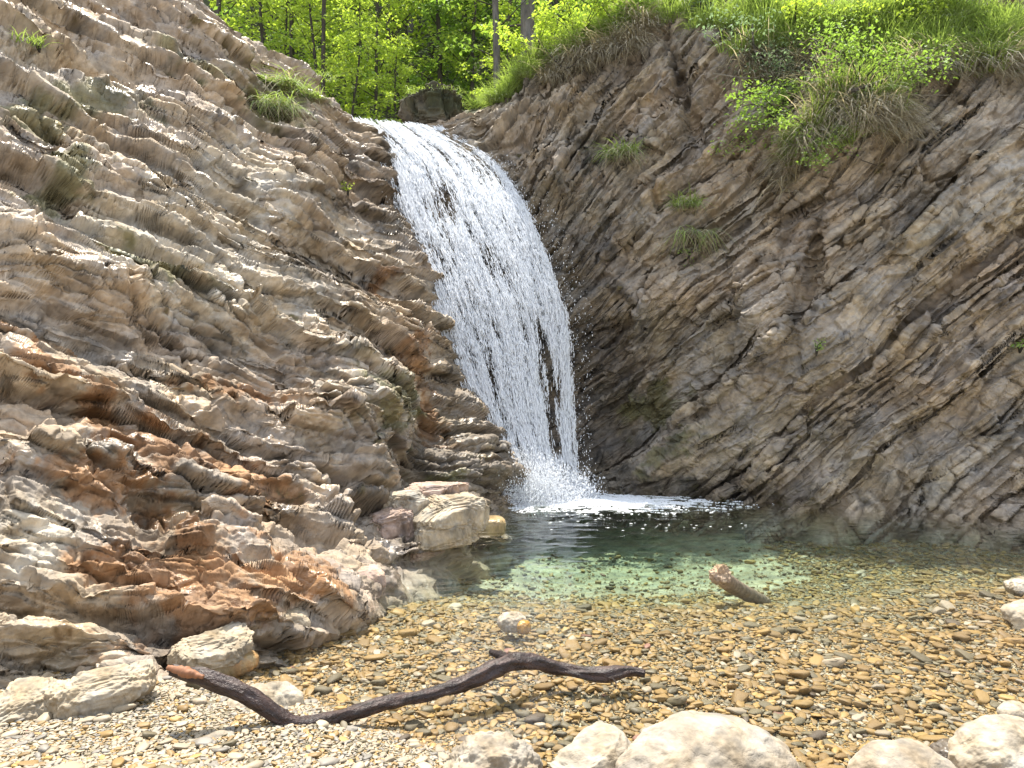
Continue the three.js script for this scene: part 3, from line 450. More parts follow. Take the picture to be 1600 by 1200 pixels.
// ---------------------------------------------------------------- driftwood
function limb(points, radii, seed, seg = 120, sides = 20, rough = 0.12, tint = [[0.024, 0.015, 0.014], [0.078, 0.044, 0.036]]) {
  const curve = new THREE.CatmullRomCurve3(points), fr = curve.computeFrenetFrames(seg), P = [], C = [], T = [], I = [], rc = (t) => { const a = t * (radii.length - 1), i = Math.min(radii.length - 2, Math.floor(a)), f = a - i; return lerp(radii[i], radii[i + 1], f * f * (3 - 2 * f)); };
  for (let i = 0; i <= seg; i++) {
    const t = i / seg, c = curve.getPointAt(t), R = rc(t);
    for (let j = 0; j <= sides; j++) {
      const a = j / sides * Math.PI * 2, ca = Math.cos(a), sa = Math.sin(a), k = 1 + rough * fbm(ca * 1.6 + seed, sa * 1.6, t * 14, 3) + rough * 0.6 * n3(ca * 5 + seed, sa * 5, t * 22);
      P.push(c.x + (fr.normals[i].x * ca + fr.binormals[i].x * sa) * R * k, c.y + (fr.normals[i].y * ca + fr.binormals[i].y * sa) * R * k, c.z + (fr.normals[i].z * ca + fr.binormals[i].z * sa) * R * k);
      const n = clamp(0.5 + 0.9 * fbm(ca * 2 + seed, sa * 2, t * 26, 3)), g = 1 + 0.3 * n3(ca * 9, sa * 9, t * 60); C.push(...[0, 1, 2].map((q) => Math.max(0.008, lerp(tint[0][q], tint[1][q], n) * g)));
      T.push(t * 6, j / sides);
      if (i < seg && j < sides) { const b = i * (sides + 1) + j, d = b + sides + 1; I.push(b, d, b + 1, b + 1, d, d + 1); }
    }
  }
  for (const [row, s] of [[0, 1], [seg, -1]]) { const c = curve.getPointAt(row / seg), b = P.length / 3; P.push(c.x, c.y, c.z); C.push(...tint[1]); T.push(0, 0); for (let j = 0; j < sides; j++) { const a = row * (sides + 1) + j; s > 0 ? I.push(b, a, a + 1) : I.push(b, a + 1, a); } }
  const g = new THREE.BufferGeometry(); g.setAttribute('position', new THREE.Float32BufferAttribute(P, 3)); g.setAttribute('color', new THREE.Float32BufferAttribute(C, 3)); g.setAttribute('uv', new THREE.Float32BufferAttribute(T, 2)); g.setIndex(I); g.computeVertexNormals(); return g;
}
const barkMat = std({ vertexColors: true, map: rep(grainTex, 1, 2), bumpMap: rep(reliefTex, 2, 2), bumpScale: 0.008, roughness: 0.5 });
{
  const h = (px, py, y) => onWater(px, py, y);
  const o = new THREE.Group(), pts = [h(268, 1046, 0.33), h(340, 1066, 0.28), h(400, 1095, 0.20), h(445, 1124, 0.11), h(476, 1132, 0.075), h(530, 1119, 0.06), h(600, 1100, 0.055), h(670, 1085, 0.05), h(740, 1062, 0.065), h(790, 1037, 0.10), h(830, 1034, 0.08), h(880, 1046, 0.03), h(940, 1055, 0.015), h(985, 1048, 0.025), h(1008, 1052, 0.02)];
  part(o, 'stem', limb(pts, [0.022, 0.033, 0.034, 0.031, 0.034, 0.029, 0.030, 0.027, 0.032, 0.043, 0.040, 0.033, 0.028, 0.037, 0.020], 3, 320, 28, 0.34), barkMat);
  part(o, 'fork_stub', limb([h(800, 1036, 0.10), h(785, 1026, 0.12), h(766, 1018, 0.13)], [0.034, 0.024, 0.014], 8, 24, 12, 0.2), barkMat);
  part(o, 'torn_end', limb([h(262, 1043, 0.345), h(285, 1049, 0.335), h(318, 1058, 0.318)], [0.010, 0.022, 0.008], 12, 24, 10, 0.3, [[0.26, 0.11, 0.05], [0.20, 0.09, 0.045]]), std({ vertexColors: true, roughness: 0.7 }), { label: 'torn orange-brown wood at the raised end' });
  for (const [a, b, c, d] of [[955, 1058, 962, 1076], [660, 1080, 668, 1100]]) part(o, 'twig', limb([h(a, b, 0.03), h((a + c) / 2 + 4, (b + d) / 2, 0.02), h(c, d, 0.0)], [0.005, 0.004, 0.002], 5, 8, 6, 0.1), barkMat);
  add(o, 'driftwood_branch', { label: 'long crooked dark brown branch lying across the shallow water', category: 'branch' });
  const l = new THREE.Group();
  part(l, 'trunk', limb([onWater(1126, 901, 0.0), onWater(1143, 914, -0.13), onWater(1166, 927, -0.24), onWater(1196, 942, -0.36)], [0.062, 0.066, 0.06, 0.055], 22, 60, 24, 0.05, [[0.28, 0.2, 0.13], [0.4, 0.29, 0.2]]), std({ vertexColors: true, map: grainTex, bumpMap: reliefTex, bumpScale: 0.01, roughness: 0.8 }));
  const end = part(l, 'cut_end', rockGeo(12, 7, { sx: 0.085, sy: 0.075, sz: 0.07, amp: 0.4, fine: 0.2, cut: 4 }, [[0.5, 0.37, 0.25], [0.42, 0.3, 0.2]]), stoneMat); end.position.copy(onWater(1125, 899, 0.012));
  add(l, 'sunken_log', { label: 'pale log end rising out of the pool, its trunk under water', category: 'log' });
}

// ---------------------------------------------------------------- waterfall
const FL = [[545, 186, 12.2], [598, 250, 11.5], [630, 345, 10.95], [668, 440, 10.45], [702, 540, 10.1], [738, 640, 9.8], [772, 725, 9.55], [803, 803, 9.4]].map((a) => at(...a));
const FR = [[690, 200, 12.3], [782, 262, 11.6], [832, 345, 11.0], [868, 440, 10.6], [889, 530, 10.4], [892, 620, 10.25], [898, 710, 10.05], [904, 785, 9.85]].map((a) => at(...a));
const cL = new THREE.CatmullRomCurve3(FL), cR = new THREE.CatmullRomCurve3(FR);
const W = (a, b) => { const p = cL.getPoint(b), q = cR.getPoint(b); p.lerp(q, a); p.z += 0.16 * Math.sin(Math.PI * clamp(a)) * Math.min(1, 4 * b); return p; };
{
  const root = new THREE.Group(), r = rng(909);
  const white = new THREE.MeshPhysicalMaterial({ color: col(0.84, 0.87, 0.90), roughness: 1, transmission: 0.45, thickness: 0, side: THREE.DoubleSide });
  const drop = new THREE.MeshPhysicalMaterial({ color: col(0.9, 0.92, 0.95), roughness: 1, transmission: 0.35, thickness: 0 });
  const tun = (a, b) => { const lo = 0.42 + 0.45 * n3(a * 5 + 3, b * 3.2, 1) + 0.6 * n3(a * 13, b * 6, 5) + 0.5 * n3(a * 30, b * 14, 9) - 0.22 * sstep(0.15, 0.3, b) * (1 - sstep(0.5, 0.7, b)) * n3(a * 3 + 0.5, b * 4, 3); const gap = 0.62 * Math.exp(-(((a - 0.80) / 0.075) ** 2)) * sstep(0.45, 0.62, b); return clamp(lo + 0.22 - gap - 0.25 * sstep(0.94, 1, a)); };
  // strips of water that follow the fall line
  const strips = [];
  for (let i = 0; i < 900; i++) {
    const a = r(), b0 = Math.max(0, r() * 1.05 - 0.12), len = 0.02 + 0.10 * r() ** 2, b1 = Math.min(1, b0 + len), n = 16, w0 = 0.005 + 0.014 * r() ** 2, out = 0.10 * r(), ph = r() * 50, P = [], I = [];
    if (r() > tun(a, (b0 + b1) / 2) * 1.15) continue;
    for (let k = 0; k <= n; k++) {
      const t = k / n, b = lerp(b0, b1, t), aa = a + 0.012 * n3(ph, t * 5, 0), p = W(aa, b), w = w0 * Math.sin(Math.PI * clamp(0.04 + 0.92 * t)) ** 0.5 * (0.7 + 0.9 * Math.abs(n3(ph, t * 9, 4)));
      p.z += out; p.x += 0.02 * n3(ph + 7, t * 12, 2);
      const tw = n3(ph, t * 4, 8) * 1.2; P.push(p.x - w * Math.cos(tw), p.y, p.z - w * Math.sin(tw), p.x, p.y, p.z + w * 0.7, p.x + w * Math.cos(tw), p.y, p.z + w * Math.sin(tw));
      if (k < n) { const q = k * 3; for (const c of [0, 1]) I.push(q + c, q + c + 3, q + c + 1, q + c + 1, q + c + 3, q + c + 4); }
    }
    const g = new THREE.BufferGeometry(); g.setAttribute('position', new THREE.Float32BufferAttribute(P, 3)); g.setIndex(I); strips.push(g);
  }
  const sg = mergeGeometries(strips); sg.computeVertexNormals(); part(root, 'water_strands', sg, white, { kind: 'stuff' });
  // the torn film of water behind the drops
  for (const [lay, cut, seed] of [[0.0, 0.52, 0], [0.07, 0.76, 40]]) {
    const na = 150, nb = 420, P = [], I = [], keep = [];
    for (let j = 0; j <= nb; j++) for (let i = 0; i <= na; i++) { const a = i / na, b = j / nb, p = W(a, b); const c = n3(a * 34 + seed, b * 5, 2) + 0.6 * n3(a * 70, b * 16 + seed, 6); p.z += lay + 0.035 * c; p.x += 0.012 * n3(a * 20, b * 30, seed); P.push(p.x, p.y, p.z); keep.push(tun(a, b) + 0.35 * n3(a * 60 + seed, b * 36, 3) + 0.25 * n3(a * 120, b * 80, seed)); }
    for (let j = 0; j < nb; j++) for (let i = 0; i < na; i++) { const q = j * (na + 1) + i; if ((keep[q] + keep[q + 1] + keep[q + na + 1] + keep[q + na + 2]) / 4 > cut) I.push(q, q + na + 1, q + 1, q + 1, q + na + 1, q + na + 2); }
    const g = new THREE.BufferGeometry(); g.setAttribute('position', new THREE.Float32BufferAttribute(P, 3)); g.setIndex(I); g.computeVertexNormals(); part(root, 'water_film', g, white);
  }
  const dg = new THREE.IcosahedronGeometry(1, 1), M = [], q = new THREE.Quaternion(), Y = new THREE.Vector3(0, 1, 0), T = new THREE.Vector3();
  const NDROP = 270000;
  for (let i = 0; i < NDROP; i++) {
    const b = r() ** 0.92, a = -0.02 + 1.04 * r(); const dn = tun(a, b); if (r() > dn * dn * 1.2) continue;
    const p = W(a + 0.01 * (r() - 0.5), b); T.copy(W(a, Math.min(1, b + 0.01))).sub(W(a, b)).normalize(); T.x += 0.35 * (r() - 0.5); T.z += 0.3 * (r() - 0.5); T.normalize();
    p.z += (r() - 0.35) * 0.22; p.x += (r() - 0.5) * 0.05;
    const w = 0.0017 + 0.0042 * r() ** 2.5, l = w * (2 + 15 * r() ** 2); q.setFromUnitVectors(Y, T);
    M.push(new THREE.Matrix4().compose(p, q, new THREE.Vector3(w, l, w)));
  }
  // stray drops beside the falls
  for (let i = 0; i < 1500; i++) { const b = 0.1 + 0.9 * r(), side = r() < 0.75 ? 1 + 0.22 * r() ** 2.2 : -0.12 * r() ** 2, p = W(side, b), w = 0.002 + 0.004 * r() ** 2; p.z += (r() - 0.3) * 0.35; q.identity(); M.push(new THREE.Matrix4().compose(p, q, new THREE.Vector3(w, w * (1 + 2 * r()), w))); }
  const im = new THREE.InstancedMesh(dg, drop, M.length); M.forEach((m, i) => im.setMatrixAt(i, m)); im.name = 'falling_drops'; im.userData.kind = 'stuff'; root.add(im);
  // spray where the falls meet the pool
  const S = [];
  for (let i = 0; i < 42000; i++) {
    const a = r(), c = W(lerp(-0.1, 1.05, a), 1); c.y = 0; const h = -Math.log(1 - r() * 0.985) * 0.14 * (1.4 - 0.8 * a), ang = r() * 6.28, d = 0.34 * Math.abs(r() + r() - 1) * (1 + h);
    const w = 0.002 + 0.0055 * r() ** 2; S.push(new THREE.Matrix4().compose(new THREE.Vector3(c.x + d * Math.cos(ang), h, c.z + 0.1 + d * Math.sin(ang)), q.identity(), new THREE.Vector3(w, w * (1 + r()), w)));
  }
  const sp = new THREE.InstancedMesh(dg, drop, S.length); S.forEach((m, i) => sp.setMatrixAt(i, m)); sp.name = 'spray'; sp.userData.kind = 'stuff'; root.add(sp);
  add(root, 'waterfall', { label: 'white waterfall pouring down the rock chute into the green pool', category: 'waterfall' });
  // foam drifting from the foot of the falls
  const F = [], e = new THREE.Euler();
  for (let i = 0; i < 90000; i++) {
    const ang = r() * 6.28, d = Math.abs(r() + r() + r() - 1.5) * 1.15, x = fallFoot.x + 0.35 + d * 1.5 * Math.cos(ang), z = fallFoot.z + 0.12 + d * 0.72 * Math.sin(ang); const n = n3(x * 4, 1, z * 9) + 0.6 * n3(x * 11, 2, z * 22);
    const keep = 1.1 - d * 0.9 + 2.0 * n; if (r() > keep) continue;
    const w = (0.004 + 0.013 * r() ** 3); F.push(new THREE.Matrix4().compose(new THREE.Vector3(x, 0.006 + 0.03 * Math.exp(-d * 2) * r(), z), q.setFromEuler(e.set(0, r() * 6, 0)), new THREE.Vector3(w * (1 + r()), w * 0.45, w)));
  }
  for (let i = 0; i < 160; i++) { const x = 0.4 + 2.2 * r(), z = -9.2 + 1.6 * r(); if (n3(x * 2, 0, z * 2) < -0.05) continue; const w = 0.003 + 0.006 * r() ** 2; F.push(new THREE.Matrix4().compose(new THREE.Vector3(x, 0.006, z), q.identity(), new THREE.Vector3(w * 2.2, w * 0.3, w))); }
  const fm = new THREE.InstancedMesh(dg, drop, F.length); F.forEach((m, i) => fm.setMatrixAt(i, m)); add(fm, 'foam', { kind: 'stuff', label: 'white foam spreading on the pool from the foot of the falls', category: 'foam' });
  console.log('drops', M.length, S.length, F.length);
}

// ---------------------------------------------------------------- hillside, trees, shrubs and grass
function hillY(x, z) { const d = Math.max(0, -z - 13.2); return 4.75 + 0.40 * d + 0.012 * d * d * sstep(0, 20, d) + 0.5 * Math.max(0, x - 0.2) * sstep(-10, -13, z) * 0.8 + 0.25 * Math.max(0, -5 - x) + 0.25 * n3(x * 0.35, 4, z * 0.35); }
{
  const g = new THREE.PlaneGeometry(1, 1, 200, 140), P = g.attributes.position, c = new Float32Array(P.count * 3), T = g.attributes.uv;
  for (let i = 0; i < P.count; i++) { const x = -45 + 90 * (P.getX(i) + 0.5), z = -13.0 - 60 * (P.getY(i) + 0.5), n = 1 + 0.5 * fbm(x, 2, z, 3); P.setXYZ(i, x, hillY(x, z), z); T.setXY(i, x, z); c.set([0.085 * n, 0.095 * n, 0.035 * n], i * 3); }
  g.setAttribute('color', new THREE.BufferAttribute(c, 3)); g.computeVertexNormals();
  add(new THREE.Mesh(g, std({ vertexColors: true, map: grainTex, roughness: 1 })), 'hillside', { kind: 'structure' });
}
const leafMat = (r, g, b) => new THREE.MeshPhysicalMaterial({ color: col(r, g, b), roughness: 1, transmission: 0.55, thickness: 0, side: THREE.DoubleSide, vertexColors: true });
const LEAF = { lime: leafMat(0.44, 0.57, 0.06), green: leafMat(0.24, 0.38, 0.045), dark: leafMat(0.10, 0.18, 0.05), blue: leafMat(0.17, 0.25, 0.12), grass: leafMat(0.27, 0.37, 0.06), dry: leafMat(0.40, 0.34, 0.20), moss: leafMat(0.10, 0.13, 0.03) };
const bark = std({ color: col(0.09, 0.075, 0.06), map: rep(grainTex, 1, 3), bumpMap: rep(reliefTex, 1, 3), bumpScale: 0.02, roughness: 0.95 });
const greyBark = std({ color: col(0.17, 0.155, 0.135), map: rep(grainTex, 1, 3), bumpMap: rep(reliefTex, 1, 3), bumpScale: 0.015, roughness: 0.95 });
class Leaves {
  constructor() { this.P = []; this.C = []; this.I = []; }
  leaf(p, d, n, len, wid, t) {                                   // a folded blade from its stalk along d
    const b = this.P.length / 3, s = new THREE.Vector3().crossVectors(d, n).normalize(), m = p.clone().addScaledVector(d, len * 0.45), e = p.clone().addScaledVector(d, len).addScaledVector(n, -len * 0.12);
    for (const q of [p, m.clone().addScaledVector(s, wid).addScaledVector(n, wid * 0.3), m.clone().addScaledVector(s, -wid).addScaledVector(n, wid * 0.3), e]) this.P.push(q.x, q.y, q.z);
    for (let k = 0; k < 4; k++) this.C.push(t, t, t * 0.95);
    this.I.push(b, b + 1, b + 3, b, b + 3, b + 2);
  }
  blade(p, dir, h, w, droop, t) {                                // a grass blade that bends over
    const b = this.P.length / 3, s = new THREE.Vector3(-dir.z, 0, dir.x).normalize(), q = p.clone(), v = new THREE.Vector3(dir.x * 0.35, 1, dir.z * 0.35).normalize(), n = 4;
    for (let k = 0; k <= n; k++) { const ww = w * (1 - k / n) + 0.0006; this.P.push(q.x - s.x * ww, q.y, q.z - s.z * ww, q.x + s.x * ww, q.y, q.z + s.z * ww); this.C.push(t, t, t, t, t, t); v.x += dir.x * droop * 0.42; v.z += dir.z * droop * 0.42; v.y -= droop * 0.62; v.normalize(); q.addScaledVector(v, h / n); if (k < n) { const a = b + 2 * k; this.I.push(a, a + 1, a + 2, a + 1, a + 3, a + 2); } }
  }
  geo() { const g = new THREE.BufferGeometry(); g.setAttribute('position', new THREE.Float32BufferAttribute(this.P, 3)); g.setAttribute('color', new THREE.Float32BufferAttribute(this.C, 3)); g.setIndex(this.I); return g; }
}
function clump(L, r, c, rad, n, len, flat = 0.5) {
  for (let i = 0; i < n; i++) {
    const v = new THREE.Vector3(r() * 2 - 1, r() * 2 - 1, r() * 2 - 1); if (v.lengthSq() > 1) { i--; continue; }
    const p = c.clone().add(v.clone().multiply(new THREE.Vector3(rad, rad * flat, rad))), a = r() * 6.28, d = new THREE.Vector3(Math.cos(a), -0.35 + 0.5 * (r() - 0.5), Math.sin(a)).normalize(), nn = new THREE.Vector3((r() - 0.5) * 0.9, 1, (r() - 0.5) * 0.9).normalize();
    const l = len * (0.6 + 0.7 * r()); L.leaf(p, d, nn, l, l * 0.32, 0.65 + 0.7 * r());
  }
}
function stemGeo(pts, r0, r1, sides = 7, seg = 10) { const g = limb(pts, [r0, lerp(r0, r1, 0.5), r1], 2, seg, sides, 0.10); g.deleteAttribute('color'); return g; }
function makeTree(seed, h, spread, lean, leafLen, nClump, perClump, low, m, trunkMat, r0) {
  const r = rng(seed), o = new THREE.Group(), L = new Leaves(), tp = [new THREE.Vector3(0, -0.3, 0), new THREE.Vector3(lean * 0.2, h * 0.35, 0.1 * (r() - 0.5) * h), new THREE.Vector3(lean * 0.6, h * 0.7, 0), new THREE.Vector3(lean, h, 0)], tc = new THREE.CatmullRomCurve3(tp), limbs = [];
  const trunk = part(o, 'trunk', stemGeo(tp, r0, r0 * 0.25, 9, 16), trunkMat);
  for (let i = 0; i < nClump; i++) {
    const t = lerp(low, 1, (i + r()) / nClump), s = tc.getPoint(t), a = i * 2.4 + r(), reach = spread * (0.35 + 0.75 * r()) * (1 - 0.65 * Math.max(0, t - 0.45) / 0.55), e = s.clone().add(new THREE.Vector3(Math.cos(a) * reach, (0.15 + 0.5 * r()) * reach, Math.sin(a) * reach)), mid = s.clone().lerp(e, 0.5); mid.y += 0.05 * reach;
    limbs.push(stemGeo([s, mid, e], r0 * 0.28 * (1.2 - t), 0.006, 5, 5));
    for (let k = 0; k < 5; k++) clump(L, r, s.clone().lerp(e, 0.3 + 0.18 * k).add(new THREE.Vector3((r() - 0.5) * 0.5, (r() - 0.4) * 0.35, (r() - 0.5) * 0.5)), 0.2 + 0.3 * r() * spread * 0.5, perClump, leafLen, 0.4);
  }
  part(o, 'limbs', mergeGeometries(limbs), trunkMat);
  part(o, 'crown', L.geo(), m); return o;
}
function makeConifer(seed, h, spread, m, trunkMat) {
  const r = rng(seed), o = new THREE.Group(), L = new Leaves(), limbs = [];
  part(o, 'trunk', stemGeo([new THREE.Vector3(0, -0.3, 0), new THREE.Vector3(0, h * 0.5, 0), new THREE.Vector3(0, h, 0)], 0.035 * h * 0.4 + 0.02, 0.006, 7, 10), trunkMat);
  for (let y = 0.12 * h; y < h * 0.98; y += 0.055 * h * (0.7 + 0.6 * r())) { const n = 6, len = spread * (1 - y / h) ** 0.8 * (0.8 + 0.4 * r()); for (let k = 0; k < n; k++) { const a = k / n * 6.28 + r(), e = new THREE.Vector3(Math.cos(a) * len, y - 0.22 * len, Math.sin(a) * len), s = new THREE.Vector3(0, y, 0); limbs.push(stemGeo([s, s.clone().lerp(e, 0.5), e], 0.008, 0.003, 4, 3)); for (let q = 0; q < 42; q++) { const t = 0.12 + 0.9 * r(), p = s.clone().lerp(e, t), w = 0.30 * len * (1.1 - t) + 0.03; const sd = r() < 0.5 ? 1 : -1, d = new THREE.Vector3(Math.cos(a) * 0.7 - sd * Math.sin(a) * 0.8, -0.35 + 0.3 * (r() - 0.5), Math.sin(a) * 0.7 + sd * Math.cos(a) * 0.8).normalize(); L.leaf(p, d, new THREE.Vector3(0, 1, 0), Math.max(0.05, w), 0.011, 0.6 + 0.7 * r()); } } }
  part(o, 'limbs', mergeGeometries(limbs), trunkMat); part(o, 'crown', L.geo(), m); return o;
}
function copyOf(proto, name, p, scale, turn, data, first) { const o = first ? proto : proto.clone(); o.position.copy(p); o.scale.setScalar(scale); o.rotation.y = turn; return add(o, name, data); }
{
  const r = rng(31337), limeT = [1, 2, 3].map((k) => makeTree(100 + k, 7.5, 1.9, 0.5 * (k - 2), 0.13, 24, 26, 0.08, LEAF.lime, bark, 0.075)), greenT = [4, 5].map((k) => makeTree(100 + k, 8.5, 2.2, 0.3, 0.14, 26, 32, 0.06, LEAF.green, bark, 0.10)), darkT_ = [6, 7].map((k) => makeTree(100 + k, 9, 2.4, -0.3, 0.15, 28, 46, 0.08, LEAF.dark, greyBark, 0.14)), con = [1, 2].map((k) => makeConifer(200 + k, 3.2, 0.8, LEAF.blue, bark));
  const firsts = new Set(); const putT = (list, k, name, px, d, sc, data) => { const pr = list[k % list.length], x = (px - 800) / FOC * d, p = new THREE.Vector3(x, hillY(x, -d) - 0.1, -d), f = !firsts.has(pr); firsts.add(pr); copyOf(pr, name, p, sc, r() * 6.28, data, f); };
  const gL = { label: 'slender young broadleaf tree with sunlit yellow-green leaves on the slope above the falls', category: 'tree', group: 'yellow-green trees above the falls' }, gG = { label: 'bushy mid-green broadleaf tree on the slope above the falls', category: 'tree', group: 'mid-green trees above the falls' }, gD = { label: 'tall dark green tree deep in the wood above the falls', category: 'tree', group: 'dark trees deep in the wood' }, gC = { label: 'small blue-green conifer sapling among the trees above the falls', category: 'conifer', group: 'conifer saplings above the falls' };
  [[395, 16.5, 0.8], [450, 18, 0.95], [500, 16, 0.7], [545, 19, 1], [590, 17, 0.8], [625, 20, 1], [560, 15.3, 0.5], [470, 21, 1.1], [640, 23, 1.1], [520, 24, 1.2], [420, 23, 1.1], [350, 20, 1], [785, 16.2, 0.55], [745, 19, 0.9], [840, 15.6, 0.5], [610, 15.5, 0.42]].forEach((a, k) => putT(limeT, k, 'young_tree', ...a, gL));
  [[690, 19, 0.9], [730, 22, 1.1], [800, 21, 1.0], [670, 26, 1.3], [570, 27, 1.3], [860, 19, 0.9], [920, 20, 0.9], [450, 28, 1.3], [350, 27, 1.3], [1000, 20, 1], [1120, 19, 0.9], [1260, 18, 0.9], [1400, 18, 0.9], [1540, 17, 0.9]].forEach((a, k) => putT(greenT, k, 'leafy_tree', ...a, gG));
  [[640, 32, 1.4], [720, 29, 1.3], [540, 33, 1.5], [440, 34, 1.5], [800, 28, 1.3], [330, 33, 1.5], [880, 26, 1.2], [980, 26, 1.2], [600, 40, 1.8], [480, 42, 1.8], [720, 40, 1.8], [860, 36, 1.6], [360, 42, 1.8], [1100, 24, 1.2], [1300, 24, 1.2], [1500, 23, 1.2]].forEach((a, k) => putT(darkT_, k, 'dark_tree', ...a, gD));
  [[720, 15.4, 0.55], [735, 15.0, 0.45], [655, 16, 0.6], [700, 17, 0.8], [460, 16.2, 0.7]].forEach((a, k) => putT(con, k, 'conifer_sapling', ...a, gC));
  // bare straight trunks standing in front of the leaves
  for (const [px, d, rr, y] of [[505, 15.6, 0.055, 7], [456, 16.8, 0.05, 7], [448, 17.2, 0.03, 6], [607, 18, 0.06, 7], [775, 15.2, 0.09, 6], [795, 16.4, 0.06, 6], [826, 14.6, 0.17, 7], [340, 17, 0.07, 6]]) {
    const x = (px - 800) / FOC * d, p = new THREE.Vector3(x, hillY(x, -d) - 0.3, -d), o = new THREE.Group(); o.position.copy(p);
    part(o, 'trunk', stemGeo([new THREE.Vector3(0, -0.3, 0), new THREE.Vector3(0.04 * (r() - 0.5), y * 0.5, 0.1 * (r() - 0.5)), new THREE.Vector3(0.2 * (r() - 0.5), y, 0)], rr, rr * 0.6, 10, 14), rr > 0.08 ? greyBark : bark);
    const L = new Leaves(), tw = []; for (let k = 0; k < 9; k++) { const t = y * (0.35 + 0.6 * r()), a = r() * 6.28, l = 0.5 + 0.9 * r(), s = new THREE.Vector3(0, t, 0), e = new THREE.Vector3(Math.cos(a) * l, t + 0.25 * l, Math.sin(a) * l); tw.push(stemGeo([s, s.clone().lerp(e, 0.5), e], rr * 0.2, 0.004, 5, 4)); clump(L, r, e, 0.35, 40, 0.11, 0.4); }
    part(o, 'limbs', mergeGeometries(tw), bark); part(o, 'crown', L.geo(), LEAF.green);
    add(o, 'forest_trunk', { label: rr > 0.08 ? 'thick grey tree trunk rising above the grassy crest' : 'thin dark straight tree trunk in front of the sunlit leaves', category: 'tree', group: rr > 0.08 ? 'grey trunks above the crest' : 'thin dark trunks above the falls' });
  }
}
function tuftGeo(seed, n, h, spread, droop, w = 0.006, out = null) {
  const r = rng(seed), L = new Leaves();
  for (let i = 0; i < n; i++) { const a = r() * 6.28, d = new THREE.Vector3(Math.cos(a), 0, Math.sin(a)); if (out) d.lerp(out, 0.45).normalize(); L.blade(new THREE.Vector3((r() - 0.5) * spread, 0, (r() - 0.5) * spread), d, h * (0.45 + 0.75 * r()), w * (0.6 + 0.8 * r()), droop * (0.4 + 1.1 * r()), 0.6 + 0.75 * r()); }
  return L.geo();
}
const FRONT = new THREE.Vector3(-0.15, 0, 1).normalize();
{ // the grass that clothes the crest of the cliff and the lip
  const r = rng(606), green = [0, 1, 2].map((k) => tuftGeo(40 + k, 34, 0.34, 0.22, 0.55, 0.006, FRONT)), hang = [0, 1, 2].map((k) => tuftGeo(50 + k, 34, 0.5, 0.2, 1.25, 0.005, FRONT));
  const lay = (list, geos, m, label, sc) => {
    const root = new THREE.Group(), sets = geos.map(() => []), q = new THREE.Quaternion(), e = new THREE.Euler();
    for (const [x0, y0, x1, y1, w, n] of list) for (let i = 0; i < n; i++) { const t = r(), px = lerp(x0, x1, t) + (r() - 0.5) * 16, py = lerp(y0, y1, t) + (r() - 0.5) * 2 * w, h = onRock(px, Math.max(py, 2)); const s = sc * (0.55 + 0.8 * r()); sets[Math.floor(r() * geos.length)].push(new THREE.Matrix4().compose(h.p.addScaledVector(h.n, -0.02), q.setFromEuler(e.set((r() - 0.5) * 0.4, (r() - 0.5) * 1.6, (r() - 0.5) * 0.4)), new THREE.Vector3(s, s, s))); }
    geos.forEach((g, k) => { const im = new THREE.InstancedMesh(g, m, sets[k].length); sets[k].forEach((a, i) => im.setMatrixAt(i, a)); im.name = 'grass_blades'; im.userData.kind = 'stuff'; root.add(im); });
    add(root, 'grass', { kind: 'stuff', label, category: 'grass' });
  };
  lay([[735, 148, 860, 92, 10, 120], [850, 95, 1010, 20, 16, 190], [1390, 40, 1600, 60, 40, 220], [1030, 18, 1400, 40, 22, 200], [1280, 130, 1420, 110, 40, 60], [1400, 100, 1600, 90, 24, 110], [1230, 250, 1300, 170, 18, 50], [1150, 60, 1400, 70, 30, 160], [1290, 190, 1420, 170, 40, 40]], green, LEAF.grass, 'fresh green grass growing along the crest of the cliff', 1);
  lay([[850, 118, 1000, 60, 14, 160], [1285, 90, 1300, 130, 10, 50], [1300, 180, 1400, 200, 20, 40], [1260, 210, 1310, 160, 16, 40], [1300, 170, 1420, 180, 24, 60], [1400, 110, 1600, 105, 14, 110], [1160, 110, 1280, 110, 26, 60], [1225, 300, 1265, 220, 12, 30], [970, 30, 1020, 40, 16, 40]], hang, LEAF.dry, 'dry straw-coloured grass hanging over the edge of the cliff', 1.05);
  // grass and low plants on the bank behind the lip and on the forest floor
  const root = new THREE.Group(), sets = [[], [], []], q = new THREE.Quaternion(), e = new THREE.Euler();
  for (let i = 0; i < 2600; i++) { const d = 13.2 + 10 * r() ** 1.6, x = (300 + 1300 * r() - 800) / FOC * d, s = 0.8 + 1.2 * r(); sets[i % 3].push(new THREE.Matrix4().compose(new THREE.Vector3(x, hillY(x, -d) - 0.02, -d), q.setFromEuler(e.set(0, r() * 6, 0)), new THREE.Vector3(s, s, s))); }
  green.forEach((g, k) => { const im = new THREE.InstancedMesh(g, LEAF.grass, sets[k].length); sets[k].forEach((a, i) => im.setMatrixAt(i, a)); im.name = 'grass_blades'; im.userData.kind = 'stuff'; root.add(im); });
  add(root, 'forest_grass', { kind: 'stuff', label: 'green grass and low growth on the forest floor behind the falls', category: 'grass' });
}
